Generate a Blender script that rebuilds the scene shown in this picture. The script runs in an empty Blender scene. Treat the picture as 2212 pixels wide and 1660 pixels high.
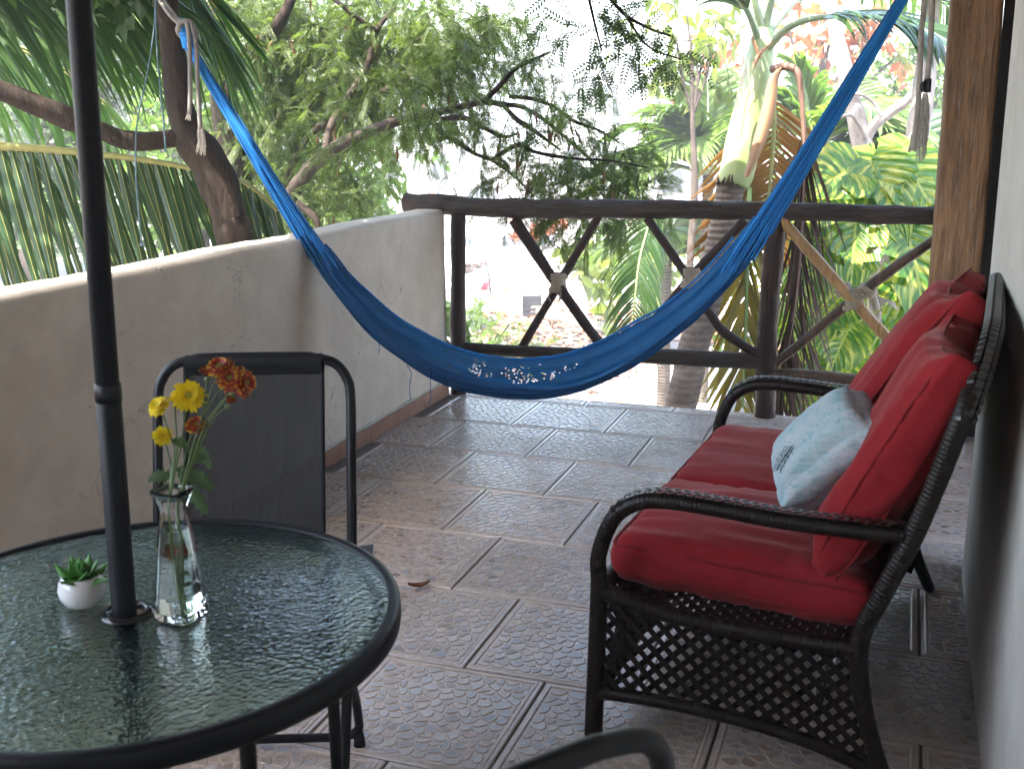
import bpy, math, random
import numpy as np
from mathutils import Vector, Matrix, noise as mnoise

random.seed(7)
rng = np.random.default_rng(7)
R = math.radians
sc = bpy.context.scene

# ------------------------------------------------------------------ camera, sky, sun, exposure
CAM = np.array((1.5548, -5.7159, 1.5529))
CR = np.array((0.94246, 0.33421, -0.00892))
CU = np.array((-0.07027, 0.22411, 0.97203))
CF = np.array((-0.32686, 0.91547, -0.23470))
FD = 2379.6
cam = bpy.data.cameras.new('camera')
cam.sensor_width = 36; cam.lens = 38.73; cam.clip_start = .05; cam.clip_end = 900
cam.dof.use_dof = True; cam.dof.focus_distance = 4.6; cam.dof.aperture_fstop = 8.5
co = bpy.data.objects.new('camera', cam)
sc.collection.objects.link(co)
co.matrix_world = Matrix(((CR[0], CU[0], -CF[0], CAM[0]), (CR[1], CU[1], -CF[1], CAM[1]),
                          (CR[2], CU[2], -CF[2], CAM[2]), (0, 0, 0, 1)))
sc.camera = co
SUN = Vector((-.25, -.38, .89)).normalized()
w = bpy.data.worlds.new('World'); sc.world = w; w.use_nodes = True
nt = w.node_tree
sky = nt.nodes.new('ShaderNodeTexSky'); sky.sky_type = 'NISHITA'; sky.sun_disc = False
sky.sun_elevation = math.asin(SUN.z); sky.sun_rotation = math.atan2(SUN.x, SUN.y)
sky.air_density = 1.2; sky.dust_density = 3.2
nt.links.new(sky.outputs[0], nt.nodes['Background'].inputs[0])
nt.nodes['Background'].inputs[1].default_value = .15
sl = bpy.data.lights.new('sun', 'SUN'); sl.energy = 2.8; sl.angle = R(.53); sl.color = (1, .93, .84)
so = bpy.data.objects.new('sun', sl); sc.collection.objects.link(so)
so.rotation_euler = SUN.to_track_quat('Z', 'Y').to_euler(); so.location = (-6, -6, 14)
sc.view_settings.view_transform = 'Standard'; sc.view_settings.look = 'None'
sc.view_settings.gamma = 1; sc.view_settings.use_curve_mapping = False
sc.view_settings.exposure = 3.4
sc.cycles.use_denoising = True
sc.cycles.max_bounces = 10; sc.cycles.diffuse_bounces = 5; sc.cycles.transmission_bounces = 8
sc.cycles.transparent_max_bounces = 12; sc.cycles.glossy_bounces = 4
sc.cycles.sample_clamp_indirect = 6
K = 2212.0

def ray(px, py):
    return CF * FD + CR * (px - 1106) - CU * (py - 830)
def P(px, py, d):                       # point seen at a picture position, d metres in front of the lens
    return CAM + ray(px, py) / FD * d
def PZ(px, py, z):
    q = ray(px, py); return CAM + q * ((z - CAM[2]) / q[2])
def PY(px, py, y):
    q = ray(px, py); return CAM + q * ((y - CAM[1]) / q[1])

# ------------------------------------------------------------------ mesh helpers
class MB:
    def __init__(s): s.v = []; s.f = []; s.c = []
    def add(s, V, F):
        b = len(s.v); s.v += [tuple(map(float, p)) for p in V]; s.f += [tuple(i + b for i in q) for q in F]
    def tube(s, pts, r, n=8, closed=False, sq=1.0, caps=True, rot=0.0):
        pts = [np.array(p, float) for p in pts]; m = len(pts)
        rr = r if hasattr(r, '__len__') else [r] * m
        if len(rr) != m: rr = lerp_list(rr, m)
        V = []; up = None
        for i in range(m):
            a = pts[(i - 1) % m] if (i or closed) else pts[0]
            b = pts[(i + 1) % m] if (i < m - 1 or closed) else pts[-1]
            t = b - a; t /= (np.linalg.norm(t) + 1e-9)
            if up is None:
                up = np.array((0, 0, 1.)) if abs(t[2]) < .9 else np.array((1., 0, 0))
            up = up - t * (up @ t); up /= (np.linalg.norm(up) + 1e-9)
            sd = np.cross(t, up)
            for k in range(n):
                an = 2 * math.pi * k / n + rot
                V.append(pts[i] + (up * math.cos(an) * sq + sd * math.sin(an)) * rr[i])
        F = []
        for i in range(m if closed else m - 1):
            for k in range(n):
                j = (i + 1) % m; l = (k + 1) % n
                F.append((i * n + k, i * n + l, j * n + l, j * n + k))
        if caps and not closed:
            F.append(tuple(reversed(range(n)))); F.append(tuple((m - 1) * n + k for k in range(n)))
        s.add(V, F); return s
    def box(s, lo, hi):
        x0, y0, z0 = lo; x1, y1, z1 = hi
        s.add([(x0, y0, z0), (x1, y0, z0), (x1, y1, z0), (x0, y1, z0), (x0, y0, z1), (x1, y0, z1), (x1, y1, z1), (x0, y1, z1)],
              [(3, 2, 1, 0), (4, 5, 6, 7), (0, 1, 5, 4), (1, 2, 6, 5), (2, 3, 7, 6), (3, 0, 4, 7)]); return s
    def obox(s, c, ax, ay, az):         # box from centre and half axes
        c, ax, ay, az = map(lambda q: np.array(q, float), (c, ax, ay, az))
        V = [c + i * ax + j * ay + k * az for k in (-1, 1) for j in (-1, 1) for i in (-1, 1)]
        s.add(V, [(2, 3, 1, 0), (4, 5, 7, 6), (0, 1, 5, 4), (1, 3, 7, 5), (3, 2, 6, 7), (2, 0, 4, 6)]); return s
    def lathe(s, prof, n=32, c=(0, 0, 0), sides=None):
        V = []; F = []
        for r, z in prof:
            for k in range(n):
                a = 2 * math.pi * k / n
                V.append((c[0] + r * math.cos(a), c[1] + r * math.sin(a), c[2] + z))
        for i in range(len(prof) - 1):
            for k in range(n):
                l = (k + 1) % n
                F.append((i * n + k, i * n + l, (i + 1) * n + l, (i + 1) * n + k))
        s.add(V, F); return s
    def grid(s, fn, nu, nv, closeu=False):
        V = [fn(i / (nu if closeu else nu - 1), j / (nv - 1)) for j in range(nv) for i in range(nu)]
        F = []
        for j in range(nv - 1):
            for i in range(nu if closeu else nu - 1):
                k = (i + 1) % nu
                F.append((j * nu + i, j * nu + k, (j + 1) * nu + k, (j + 1) * nu + i))
        s.add(V, F); return s

ROOTW = {}
def link(o): sc.collection.objects.link(o); return o
def root_of(o):
    while o.parent: o = o.parent
    return o
def inv_of(parent):
    if parent is None: return None
    r = root_of(parent); return ROOTW.get(r.name)
def mesh_of(name, V, F, mat, smooth=True):
    me = bpy.data.meshes.new(name); me.from_pydata(V, [], F); me.update()
    if mat: me.materials.append(mat)
    if smooth: me.polygons.foreach_set('use_smooth', [True] * len(me.polygons))
    return me
def obj(name, mb, mat, parent=None, smooth=True, local=False, kind=None, auto=None):
    """one mesh object; vertices are world coordinates unless local (then the root's own frame)"""
    V = mb.v
    if parent is not None and not local:
        M = inv_of(parent)
        if M is not None: V = [tuple(M @ Vector(p)) for p in V]
    me = mesh_of(name, V, mb.f, mat, smooth)
    if auto is not None:
        me.polygons.foreach_set('use_smooth', [True] * len(me.polygons))
        try: me.set_sharp_from_angle(angle=R(auto))
        except Exception: pass
    o = link(bpy.data.objects.new(name, me))
    if parent: o.parent = parent
    if kind: o['kind'] = kind
    return o
def tag(o, label=None, cat=None, group=None, kind=None):
    if label: o['label'] = label
    if cat: o['category'] = cat
    if group: o['group'] = group
    if kind: o['kind'] = kind
    return o
def thing(name, label, cat, loc=(0, 0, 0), rz=0, group=None):
    o = link(bpy.data.objects.new(name, None)); o.location = loc; o.rotation_euler = (0, 0, rz)
    o.empty_display_size = .1
    ROOTW[o.name] = (Matrix.Translation(Vector(loc)) @ Matrix.Rotation(rz, 4, 'Z')).inverted()
    return tag(o, label, cat, group)
def kids(o): return [c for c in bpy.data.objects if c.parent == o]
def copy_tree(o, parent=None):
    c = o.copy(); link(c)
    if parent: c.parent = parent
    for ch in kids(o): copy_tree(ch, c)
    return c
def np_mesh(name, V, F, mat, smooth=False, uv=None):
    """V (n,3), F (m,k) -> mesh, quickly"""
    me = bpy.data.meshes.new(name); n = len(V); m, k = F.shape
    me.vertices.add(n); me.vertices.foreach_set('co', np.ascontiguousarray(V, dtype=np.float32).ravel())
    me.loops.add(m * k); me.loops.foreach_set('vertex_index', np.ascontiguousarray(F, dtype=np.int32).ravel())
    me.polygons.add(m); me.polygons.foreach_set('loop_start', np.arange(0, m * k, k, dtype=np.int32))
    try: me.polygons.foreach_set('loop_total', np.full(m, k, dtype=np.int32))
    except Exception: pass
    if smooth: me.polygons.foreach_set('use_smooth', np.ones(m, dtype=bool))
    me.update(calc_edges=True); me.validate()
    if mat: me.materials.append(mat)
    return me
def np_obj(name, V, F, mat, parent=None, smooth=False, kind=None):
    V = np.asarray(V, float)
    if parent is not None:
        M = inv_of(parent)
        if M is not None:
            A = np.array(M); V = V @ A[:3, :3].T + A[:3, 3]
    o = link(bpy.data.objects.new(name, np_mesh(name, V, F, mat, smooth)))
    if parent: o.parent = parent
    if kind: o['kind'] = kind
    return o
def scatter(bV, bF, pos, X, Y, Z, s):
    """copies of a small base mesh: axes X,Y,Z (n,3), scale s (n,)"""
    bV = np.asarray(bV, float); bF = np.asarray(bF, int); n = len(pos); m = len(bV)
    V = (bV[None, :, 0:1] * X[:, None, :] + bV[None, :, 1:2] * Y[:, None, :] + bV[None, :, 2:3] * Z[:, None, :]) * s[:, None, None] + pos[:, None, :]
    F = (bF[None] + (np.arange(n) * m)[:, None, None]).reshape(-1, bF.shape[1])
    return V.reshape(-1, 3), F
def nrm(a): a = np.asarray(a, float); return a / (np.linalg.norm(a, axis=-1, keepdims=True) + 1e-9)
def frames(d, upish=None):
    """orthonormal frames with Y along d"""
    d = nrm(d); h = np.tile(np.array((0, 0, 1.)), (len(d), 1)) if upish is None else upish
    X = nrm(np.cross(d, h + 1e-4)); Z = np.cross(X, d); return X, d, Z
def smooth_pts(pts, n=8):
    pts = [np.array(p, float) for p in pts]; out = []
    for i in range(len(pts) - 1):
        p0 = pts[max(i - 1, 0)]; p1 = pts[i]; p2 = pts[i + 1]; p3 = pts[min(i + 2, len(pts) - 1)]
        for k in range(n):
            t = k / n
            out.append(.5 * ((2 * p1) + (-p0 + p2) * t + (2 * p0 - 5 * p1 + 4 * p2 - p3) * t * t + (-p0 + 3 * p1 - 3 * p2 + p3) * t ** 3))
    out.append(pts[-1]); return out
def lerp_list(vals, n):
    x = np.linspace(0, len(vals) - 1, n); return list(np.interp(x, range(len(vals)), vals))
def nz(p, s=1.0, seed=0.0):
    return mnoise.noise(Vector((p[0] * s + seed, p[1] * s - seed * 1.7, p[2] * s + seed * .6)))

# ------------------------------------------------------------------ materials
def new_mat(name):
    m = bpy.data.materials.new(name); m.use_nodes = True
    n = m.node_tree; return m, n, n.nodes['Principled BSDF']
def N(n, t, **kw):
    x = n.nodes.new(t)
    for k, v in kw.items():
        if hasattr(x, k): setattr(x, k, v)
    return x
def ramp(n, fac, stops):
    r = N(n, 'ShaderNodeValToRGB'); e = r.color_ramp.elements
    while len(e) < len(stops): e.new(.5)
    for q, (p, c) in zip(e, stops): q.position = p; q.color = (*c, 1) if len(c) == 3 else c
    n.links.new(fac, r.inputs[0]); return r.outputs[0]
def coords(n, kind='Object', scale=(1, 1, 1)):
    if kind == 'World':
        g = N(n, 'ShaderNodeNewGeometry'); o = g.outputs['Position']
    else:
        t = N(n, 'ShaderNodeTexCoord'); o = t.outputs[kind]
    mp = N(n, 'ShaderNodeMapping'); mp.inputs['Scale'].default_value = scale
    n.links.new(o, mp.inputs[0]); return mp.outputs[0]
def tex_noise(n, co_, scale, detail=5, rough=.55, dist=0):
    t = N(n, 'ShaderNodeTexNoise'); t.inputs['Scale'].default_value = scale; t.inputs['Detail'].default_value = detail
    t.inputs['Roughness'].default_value = rough; t.inputs['Distortion'].default_value = dist
    n.links.new(co_, t.inputs['Vector']); return t.outputs['Fac']
def mixc(n, fac, a, b, mode='MIX'):
    m = N(n, 'ShaderNodeMix'); m.data_type = 'RGBA'; m.blend_type = mode
    for s, v in ((m.inputs['Factor'], fac), (m.inputs['A'], a), (m.inputs['B'], b)):
        pass
    ins = [i for i in m.inputs if i.enabled]
    def put(sock, v):
        if hasattr(v, 'is_output') or hasattr(v, 'links'): n.links.new(v, sock)
        elif isinstance(v, (int, float)): sock.default_value = v
        else: sock.default_value = (*v, 1) if len(v) == 3 else v
    put(m.inputs[0], fac); put(m.inputs[6], a); put(m.inputs[7], b)
    return m.outputs[2]
def math_n(n, op, a, b=None):
    m = N(n, 'ShaderNodeMath'); m.operation = op
    for i, v in enumerate((a, b)):
        if v is None: continue
        if hasattr(v, 'links'): n.links.new(v, m.inputs[i])
        else: m.inputs[i].default_value = v
    return m.outputs[0]
def bump(n, bs, h, strength=.3, dist=.01):
    b = N(n, 'ShaderNodeBump'); b.inputs['Strength'].default_value = strength; b.inputs['Distance'].default_value = dist
    n.links.new(h, b.inputs['Height']); n.links.new(b.outputs[0], bs.inputs['Normal']); return b
def simple(name, c1, c2=None, scale=8, rough=.5, spec=.5, bscale=None, bstr=.2, bdist=.004, metal=0, sc3=(1, 1, 1), kind='Object', detail=5):
    m, n, b = new_mat(name)
    b.inputs['Roughness'].default_value = rough; b.inputs['Specular IOR Level'].default_value = spec; b.inputs['Metallic'].default_value = metal
    cc = coords(n, kind, sc3)
    if c2 is not None:
        n.links.new(ramp(n, tex_noise(n, cc, scale, detail), [(.3, c1), (.7, c2)]), b.inputs['Base Color'])
    else: b.inputs['Base Color'].default_value = (*c1, 1)
    if bscale: bump(n, b, tex_noise(n, cc, bscale, 4), bstr, bdist)
    return m
def leaf_mat(name, c1, c2, trans=.35, rough=.45, spec=.4, tcol=None, c3=None):
    m, n, b = new_mat(name)
    g = N(n, 'ShaderNodeNewGeometry')
    stops = [(0, c1), (1, c2)] if c3 is None else [(0, c1), (.72, c2), (.93, c3)]
    col = ramp(n, g.outputs['Random Per Island'], stops)
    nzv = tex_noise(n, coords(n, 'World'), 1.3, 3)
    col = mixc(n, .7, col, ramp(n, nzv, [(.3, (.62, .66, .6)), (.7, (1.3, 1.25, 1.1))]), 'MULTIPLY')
    n.links.new(col, b.inputs['Base Color']); b.inputs['Roughness'].default_value = rough
    b.inputs['Specular IOR Level'].default_value = spec
    t = N(n, 'ShaderNodeBsdfTranslucent')
    tc = tcol or (1.5, 1.7, .7)
    n.links.new(mixc(n, 1.0, col, tc, 'MULTIPLY'), t.inputs[0])
    mx = N(n, 'ShaderNodeMixShader'); mx.inputs[0].default_value = trans
    n.links.new(b.outputs[0], mx.inputs[1]); n.links.new(t.outputs[0], mx.inputs[2])
    n.links.new(mx.outputs[0], n.nodes['Material Output'].inputs[0]); return m
def wood_mat(name, dark, light, rough=.45, scale=1.0, axis=2, bstr=.6, grey=None):
    m, n, b = new_mat(name); s = [14 * scale] * 3; s[axis] = 1.2 * scale
    cc = coords(n, 'Object', s)
    f = tex_noise(n, cc, 1.6, 8, .65, .6)
    f2 = tex_noise(n, coords(n, 'Object', (3, 3, 3)), 1.2, 4)
    col = ramp(n, f, [(.28, dark), (.5, tuple((a + c) / 2 for a, c in zip(dark, light))), (.72, light)])
    col = mixc(n, .6, col, ramp(n, f2, [(.3, (.6, .58, .56)), (.7, (1.35, 1.3, 1.25))]), 'MULTIPLY')
    if grey is not None:
        col = mixc(n, ramp(n, tex_noise(n, cc, 3.1, 6, .7), [(.55, (0, 0, 0)), (.75, (.8, .8, .8))]), col, grey)
    n.links.new(col, b.inputs['Base Color']); b.inputs['Specular IOR Level'].default_value = .3
    n.links.new(ramp(n, f, [(.3, (rough * .75,) * 3), (.7, (min(1, rough * 1.4),) * 3)]), b.inputs['Roughness'])
    bump(n, b, f, bstr, .012); return m

# ================================================================== SETTING
def ground_mat():
    m, n, b = new_mat('sandy concrete ground')
    cc = coords(n, 'World')
    a = tex_noise(n, cc, .35, 6, .6); f = tex_noise(n, cc, 3.5, 8, .7)
    col = ramp(n, a, [(.3, (.15, .135, .125)), (.65, (.27, .25, .235))])
    col = mixc(n, .7, col, ramp(n, f, [(.3, (.68, .66, .64)), (.7, (1.2, 1.2, 1.2))]), 'MULTIPLY')
    n.links.new(col, b.inputs['Base Color']); b.inputs['Roughness'].default_value = .95
    bump(n, b, f, .5, .02); return m
GZ = -2.4
mb = MB(); mb.grid(lambda a, c: (-260 + 520 * a, -30 + 460 * c, GZ), 30, 30)
tag(obj('ground', mb, ground_mat()), kind='structure')

# ---- balcony floor: slab, grout and ceramic tiles with a raised stone pattern
slab = MB(); slab.box((-1.12, -8.2, -.30), (2.45, .12, -.008))
grout = simple('grout', (.13, .105, .09), (.20, .165, .145), 30, .85, .3, 60, .3, .003)
floor = obj('balcony_floor', slab, grout, smooth=False); tag(floor, kind='structure'); ROOTW[floor.name] = Matrix.Identity(4)

def clip(poly, px, py, nx, ny):
    out = []
    for i in range(len(poly)):
        a, b = poly[i], poly[(i + 1) % len(poly)]
        da = (a[0] - px) * nx + (a[1] - py) * ny; db = (b[0] - px) * nx + (b[1] - py) * ny
        if da <= 0: out.append(a)
        if da * db < 0:
            t = da / (da - db); out.append((a[0] + (b[0] - a[0]) * t, a[1] + (b[1] - a[1]) * t))
    return out
def inset(poly, d):
    q = list(poly); m = len(poly)
    for i in range(m):
        a, b = poly[i], poly[(i + 1) % m]
        ex, ey = b[0] - a[0], b[1] - a[1]; l = math.hypot(ex, ey)
        if l < 1e-6: continue
        nx, ny = ey / l, -ex / l
        q = clip(q, a[0] - nx * d, a[1] - ny * d, nx, ny)
        if len(q) < 3: return []
    return q
def chaikin(poly):
    out = []
    for i in range(len(poly)):
        a, b = poly[i], poly[(i + 1) % len(poly)]
        out += [(a[0] * .75 + b[0] * .25, a[1] * .75 + b[1] * .25), (a[0] * .25 + b[0] * .75, a[1] * .25 + b[1] * .75)]
    return out
def tile_mesh(wx, wy, seed, mat):
    r = random.Random(seed); V = []; F = []; C = []
    def addf(vs, col): b0 = len(V); V.extend(vs); F.append(tuple(range(b0, b0 + len(vs)))); C.append(col)
    base = (.53, .455, .41); g = .0035
    x0, y0, x1, y1 = g, g, wx - g, wy - g
    def rect(d): return [(x0 + d, y0 + d), (x1 - d, y0 + d), (x1 - d, y1 - d), (x0 + d, y1 - d)]
    loops = [(rect(0), -.006), (rect(.0025), -.0012), (rect(.012), -.0008), (rect(.0145), .0012), (rect(.0185), .0012), (rect(.0225), -.0022)]
    for (pa, za), (pb, zb) in zip(loops, loops[1:]):
        for i in range(4):
            j = (i + 1) % 4
            addf([(*pa[i], za), (*pa[j], za), (*pb[j], zb), (*pb[i], zb)], base)
    inner = rect(.0225)
    addf([(*p, -.0022) for p in inner], base)
    inner2 = rect(.024)
    X0, Y0 = inner2[0]; X1, Y1 = inner2[2]
    nx = max(2, round((X1 - X0) / .039)); ny = max(2, round((Y1 - Y0) / .032)) if wy > .2 else max(2, round((Y1 - Y0) / .03))
    pts = []
    for j in range(ny):
        for i in range(nx):
            ox = .5 if j % 2 else 0
            pts.append((X0 + (i + .25 + ox + r.uniform(-.40, .40)) / nx * (X1 - X0), Y0 + (j + .5 + r.uniform(-.40, .40)) / ny * (Y1 - Y0)))
    pal = [(.44, .405, .39), (.385, .385, .405), (.46, .405, .35), (.36, .295, .25), (.32, .315, .325), (.47, .435, .42), (.44, .39, .35), (.24, .21, .185), (.43, .315, .245)]
    wts = [5, 5, 4, 2, 3, 5, 4, 1, 1]
    for i, p in enumerate(pts):
        near = sorted(range(len(pts)), key=lambda k: (pts[k][0] - p[0]) ** 2 + (pts[k][1] - p[1]) ** 2)[1:15]
        poly = [(X0, Y0), (X1, Y0), (X1, Y1), (X0, Y1)]
        for k in near:
            q = pts[k]; poly = clip(poly, (p[0] + q[0]) / 2, (p[1] + q[1]) / 2, q[0] - p[0], q[1] - p[1])
            if len(poly) < 3: break
        if len(poly) < 3: continue
        a = inset(poly, .0022)
        if len(a) < 3: continue
        a = chaikin(a); cx = sum(q[0] for q in a) / len(a); cy = sum(q[1] for q in a) / len(a)
        rad = min(math.hypot(q[0] - cx, q[1] - cy) for q in a)
        if rad < .004: continue
        k1 = max(.55, 1 - .0022 / rad * .9); k2 = max(.4, 1 - .0048 / rad * .9)
        sh = lambda k, z: [(cx + (q[0] - cx) * k, cy + (q[1] - cy) * k, z) for q in a]
        l0, l1, l2 = sh(1, -.0016), sh(k1, .0003), sh(k2, .0001)
        col = r.choices(pal, wts)[0]; f = r.uniform(.85, 1.12); col = tuple(c * f for c in col)
        rimc = tuple(c * .35 + d * .65 for c, d in zip(col, base))
        b0 = len(V); V.extend(l0 + l1 + l2); m = len(a)
        for ring, cc in ((0, base), (1, rimc)):
            for q in range(m):
                t = (q + 1) % m
                F.append((b0 + ring * m + q, b0 + ring * m + t, b0 + (ring + 1) * m + t, b0 + (ring + 1) * m + q)); C.append(cc)
        F.append(tuple(b0 + 2 * m + q for q in range(m))); C.append(col)
    V = [(v[0] - wx / 2, v[1] - wy / 2, v[2]) for v in V]
    me = mesh_of('tile', V, F, mat, False)
    at = me.color_attributes.new('stone', 'FLOAT_COLOR', 'CORNER')
    buf = []
    for f, c in zip(F, C): buf += [*c, 1.0] * len(f)
    at.data.foreach_set('color', buf)
    return me
def tile_mat():
    m, n, b = new_mat('glazed stone-pattern tile')
    a = N(n, 'ShaderNodeAttribute'); a.attribute_name = 'stone'
    oi = N(n, 'ShaderNodeObjectInfo')
    f = tex_noise(n, coords(n, 'Object'), 55, 5, .65); f2 = tex_noise(n, coords(n, 'World'), 2.2, 6, .65)
    col = mixc(n, .8, a.outputs['Color'], ramp(n, f, [(.25, (.72, .72, .72)), (.75, (1.2, 1.2, 1.2))]), 'MULTIPLY')
    col = mixc(n, .9, col, ramp(n, f2, [(.25, (.80, .76, .73)), (.7, (1.08, 1.07, 1.06))]), 'MULTIPLY')
    col = mixc(n, 1.0, col, ramp(n, oi.outputs['Random'], [(0, (.93, .91, .90)), (1, (1.07, 1.05, 1.03))]), 'MULTIPLY')
    n.links.new(col, b.inputs['Base Color'])
    n.links.new(ramp(n, f2, [(.2, (.18, .18, .18)), (.8, (.32, .32, .32))]), b.inputs['Roughness'])
    b.inputs['Specular IOR Level'].default_value = .5
    bump(n, b, f, .08, .0015); return m
TM = tile_mat()
tiles = [tile_mesh(.5, .5, 11 + k, TM) for k in range(5)]
thin = [tile_mesh(.5, .118, 40 + k, TM) for k in range(2)]
for row in range(-1, 11):
    ph = -.57 if row % 2 else -.318
    for k in range(-1, 7):
        xc = ph + k * .5 + .25
        if xc < -1.1 or xc > 2.2: continue
        me = thin[k % 2] if row == -1 else tiles[(row * 3 + k * 2) % 5]
        t = link(bpy.data.objects.new('tile', me)); t.parent = floor
        t.location = (xc, .060 if row == -1 else -(row + .5) * .5013, 0)
        if row >= 0: t.rotation_euler.z = math.pi * random.choice((0, 1))

# ---- parapet wall on the left
def plaster(name, c1, c2, stain, cracks=True, bs=.5):
    m, n, b = new_mat(name); cc = coords(n, 'Object')
    f = tex_noise(n, cc, 1.6, 6, .6); g = tex_noise(n, cc, 38, 6, .65); h = tex_noise(n, cc, 7, 5, .6)
    col = ramp(n, f, [(.3, c1), (.7, c2)])
    col = mixc(n, .6, col, ramp(n, h, [(.35, (.86, .84, .82)), (.65, (1.08, 1.08, 1.08))]), 'MULTIPLY')
    hh = math_n(n, 'ADD', g, math_n(n, 'MULTIPLY', h, 1.5))
    if cracks:
        vw = N(n, 'ShaderNodeTexVoronoi'); vw.feature = 'DISTANCE_TO_EDGE'; vw.inputs['Scale'].default_value = 3.2
        dn = N(n, 'ShaderNodeTexNoise'); dn.inputs['Scale'].default_value = 5; dn.inputs['Detail'].default_value = 6
        n.links.new(cc, dn.inputs['Vector'])
        mx = N(n, 'ShaderNodeVectorMath'); mx.operation = 'MULTIPLY_ADD'; mx.inputs[1].default_value = (.35, .35, .35)
        n.links.new(dn.outputs['Color'], mx.inputs[0]); n.links.new(cc, mx.inputs[2]); n.links.new(mx.outputs[0], vw.inputs['Vector'])
        ck = ramp(n, vw.outputs['Distance'], [(0, (1, 1, 1)), (.006, (0, 0, 0))])
        gate = ramp(n, tex_noise(n, cc, 2.3, 3), [(.50, (0, 0, 0)), (.60, (1, 1, 1))])
        ckm = math_n(n, 'MULTIPLY', ck, gate)
        col = mixc(n, math_n(n, 'MULTIPLY', ckm, .55), col, stain)
        spots = ramp(n, tex_noise(n, cc, 21, 3, .7), [(.70, (0, 0, 0)), (.74, (1, 1, 1))])
        col = mixc(n, math_n(n, 'MULTIPLY', math_n(n, 'MULTIPLY', spots, gate), .6), col, stain)
        hh = math_n(n, 'SUBTRACT', hh, math_n(n, 'MULTIPLY', ckm, 2.0))
    n.links.new(col, b.inputs['Base Color']); b.inputs['Roughness'].default_value = .72; b.inputs['Specular IOR Level'].default_value = .35
    bump(n, b, hh, bs, .004); return m
cream = plaster('cream painted plaster', (.65, .565, .455), (.72, .64, .525), (.14, .12, .10))
def wall_profile(a, c):
    y = -7.6 + 7.61 * a
    h = 1.062 + .010 * nz((y, 0, 0), 1.7) + .003 * nz((y, 0, 0), 9)
    prof = [(-.885, -.30), (-.885, .02), (-.885, .30), (-.885, .62), (-.886, .85), (-.885, h - .03), (-.889, h - .012), (-.900, h - .002), (-.93, h),
            (-.99, h + .002), (-1.05, h), (-1.075, h - .006), (-1.085, h - .03), (-1.086, .5), (-1.086, -.30)]
    x, z = prof[int(round(c * (len(prof) - 1)))]
    if a > .995 and z > .5: z -= .008 * abs(nz((x * 30, y * 30, z), 1)); x += .006 * nz((x * 20, z * 9, 2), 1)
    if z > .05: x += .004 * nz((x, y, z), 2.1)
    return (x, y, z)
wm = MB(); wm.grid(wall_profile, 150, 15)
e0 = [i * 150 + 149 for i in range(15)]; wm.f.append(tuple(e0)); wm.f.append(tuple(i * 150 for i in reversed(range(15))))
wall = thing('parapet_wall', 'low cream plastered parapet wall along the left of the balcony with terracotta skirting', 'wall', (-.95, 0, 0))
obj('wall_body', wm, cream, wall, auto=50)
sk = simple('terracotta skirting', (.26, .125, .075), (.36, .19, .12), 9, .5, .4, 30, .2, .003)
for i in range(16):
    s = MB(); y1 = -.005 - i * .335; h = .078 + .002 * math.sin(i * 2.1)
    s.box((-.8845, y1 - .333, .0012), (-.872, y1, h)); obj('skirting_tile', s, sk, wall, smooth=False)
cem = simple('cement bead', (.42, .40, .36), (.58, .55, .50), 20, .9, .2, 30, .6, .006)
cb = MB(); cb.tube([(-.884 + .002 * math.sin(i * 1.7), -.005 - i * .09, .083 + .003 * math.sin(i * 2.3)) for i in range(60)], [.007 + .003 * math.sin(i * 1.3) for i in range(60)], 6)
obj('cement_bead', cb, cem, wall)

# ---- house wall on the right, closed house behind the camera, roof
white = plaster('off-white painted wall', (.50, .475, .43), (.58, .555, .51), (.22, .20, .18), True, .3)
hw = MB(); hw.box((1.822, -8.2, -.29), (2.0, -1.86, 2.62)); 
house = thing('house_wall', 'off-white house wall on the right behind the wicker loveseat', 'wall', (1.9, -4, 0))
obj('wall_body', hw, white, house, smooth=False)
bw = MB(); bw.box((-1.1, -8.4, -.29), (2.45, -8.21, 2.62))
tag(obj('rear_wall', bw, white, smooth=False), kind='structure')
darkw = wood_mat('near-black wood', (.008, .006, .005), (.022, .016, .012), .55, 1.0, 2, .4)
door = thing('dark_wood_boards', 'near-black boards filling the gap between the wooden pillar and the house wall', 'wood screen', (2.1, -.02, 0))  # near-black boards that fill the gap beside the pillar
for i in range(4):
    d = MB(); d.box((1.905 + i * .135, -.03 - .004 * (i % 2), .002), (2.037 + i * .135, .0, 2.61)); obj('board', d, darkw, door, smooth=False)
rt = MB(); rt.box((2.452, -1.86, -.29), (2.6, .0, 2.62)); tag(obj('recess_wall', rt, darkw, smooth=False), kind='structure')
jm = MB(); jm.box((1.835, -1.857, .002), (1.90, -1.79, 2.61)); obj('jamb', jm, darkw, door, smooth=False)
rf = MB(); rf.box((-1.40, -8.5, 2.66), (2.7, .85, 2.82))
tag(obj('porch_roof', rf, wood_mat('dark roof boards', (.05, .03, .018), (.12, .075, .045), .7, 1, 0, .4), smooth=False), kind='structure')

# ---- hewn wooden pillar
pw = wood_mat('hewn pillar wood', (.085, .038, .016), (.40, .22, .105), .42, 2.3, 2, 1, (.42, .34, .27))
def pil(a, c):
    an = 2 * math.pi * a; ca, sa = math.cos(an), math.sin(an); p = 7
    r = .112 / ((abs(ca) ** p + abs(sa) ** p) ** (1 / p)); z = 2.66 * c
    r *= 1 + .035 * nz((ca, sa, z * 1.3), 1.1, 3) + .022 * nz((ca * 3, sa * 3, z * 6), 1, 9) + .012 * nz((ca * 9, sa * 9, z * 3), 1, 5)
    return (1.782 + r * ca + .008 * math.sin(z * 1.5), -.055 + r * sa, z)
pm = MB(); pm.grid(pil, 72, 110, True)
tag(obj('wooden_pillar', pm, pw), 'square hewn brown wooden pillar at the right end of the log railing', 'pillar')

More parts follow.
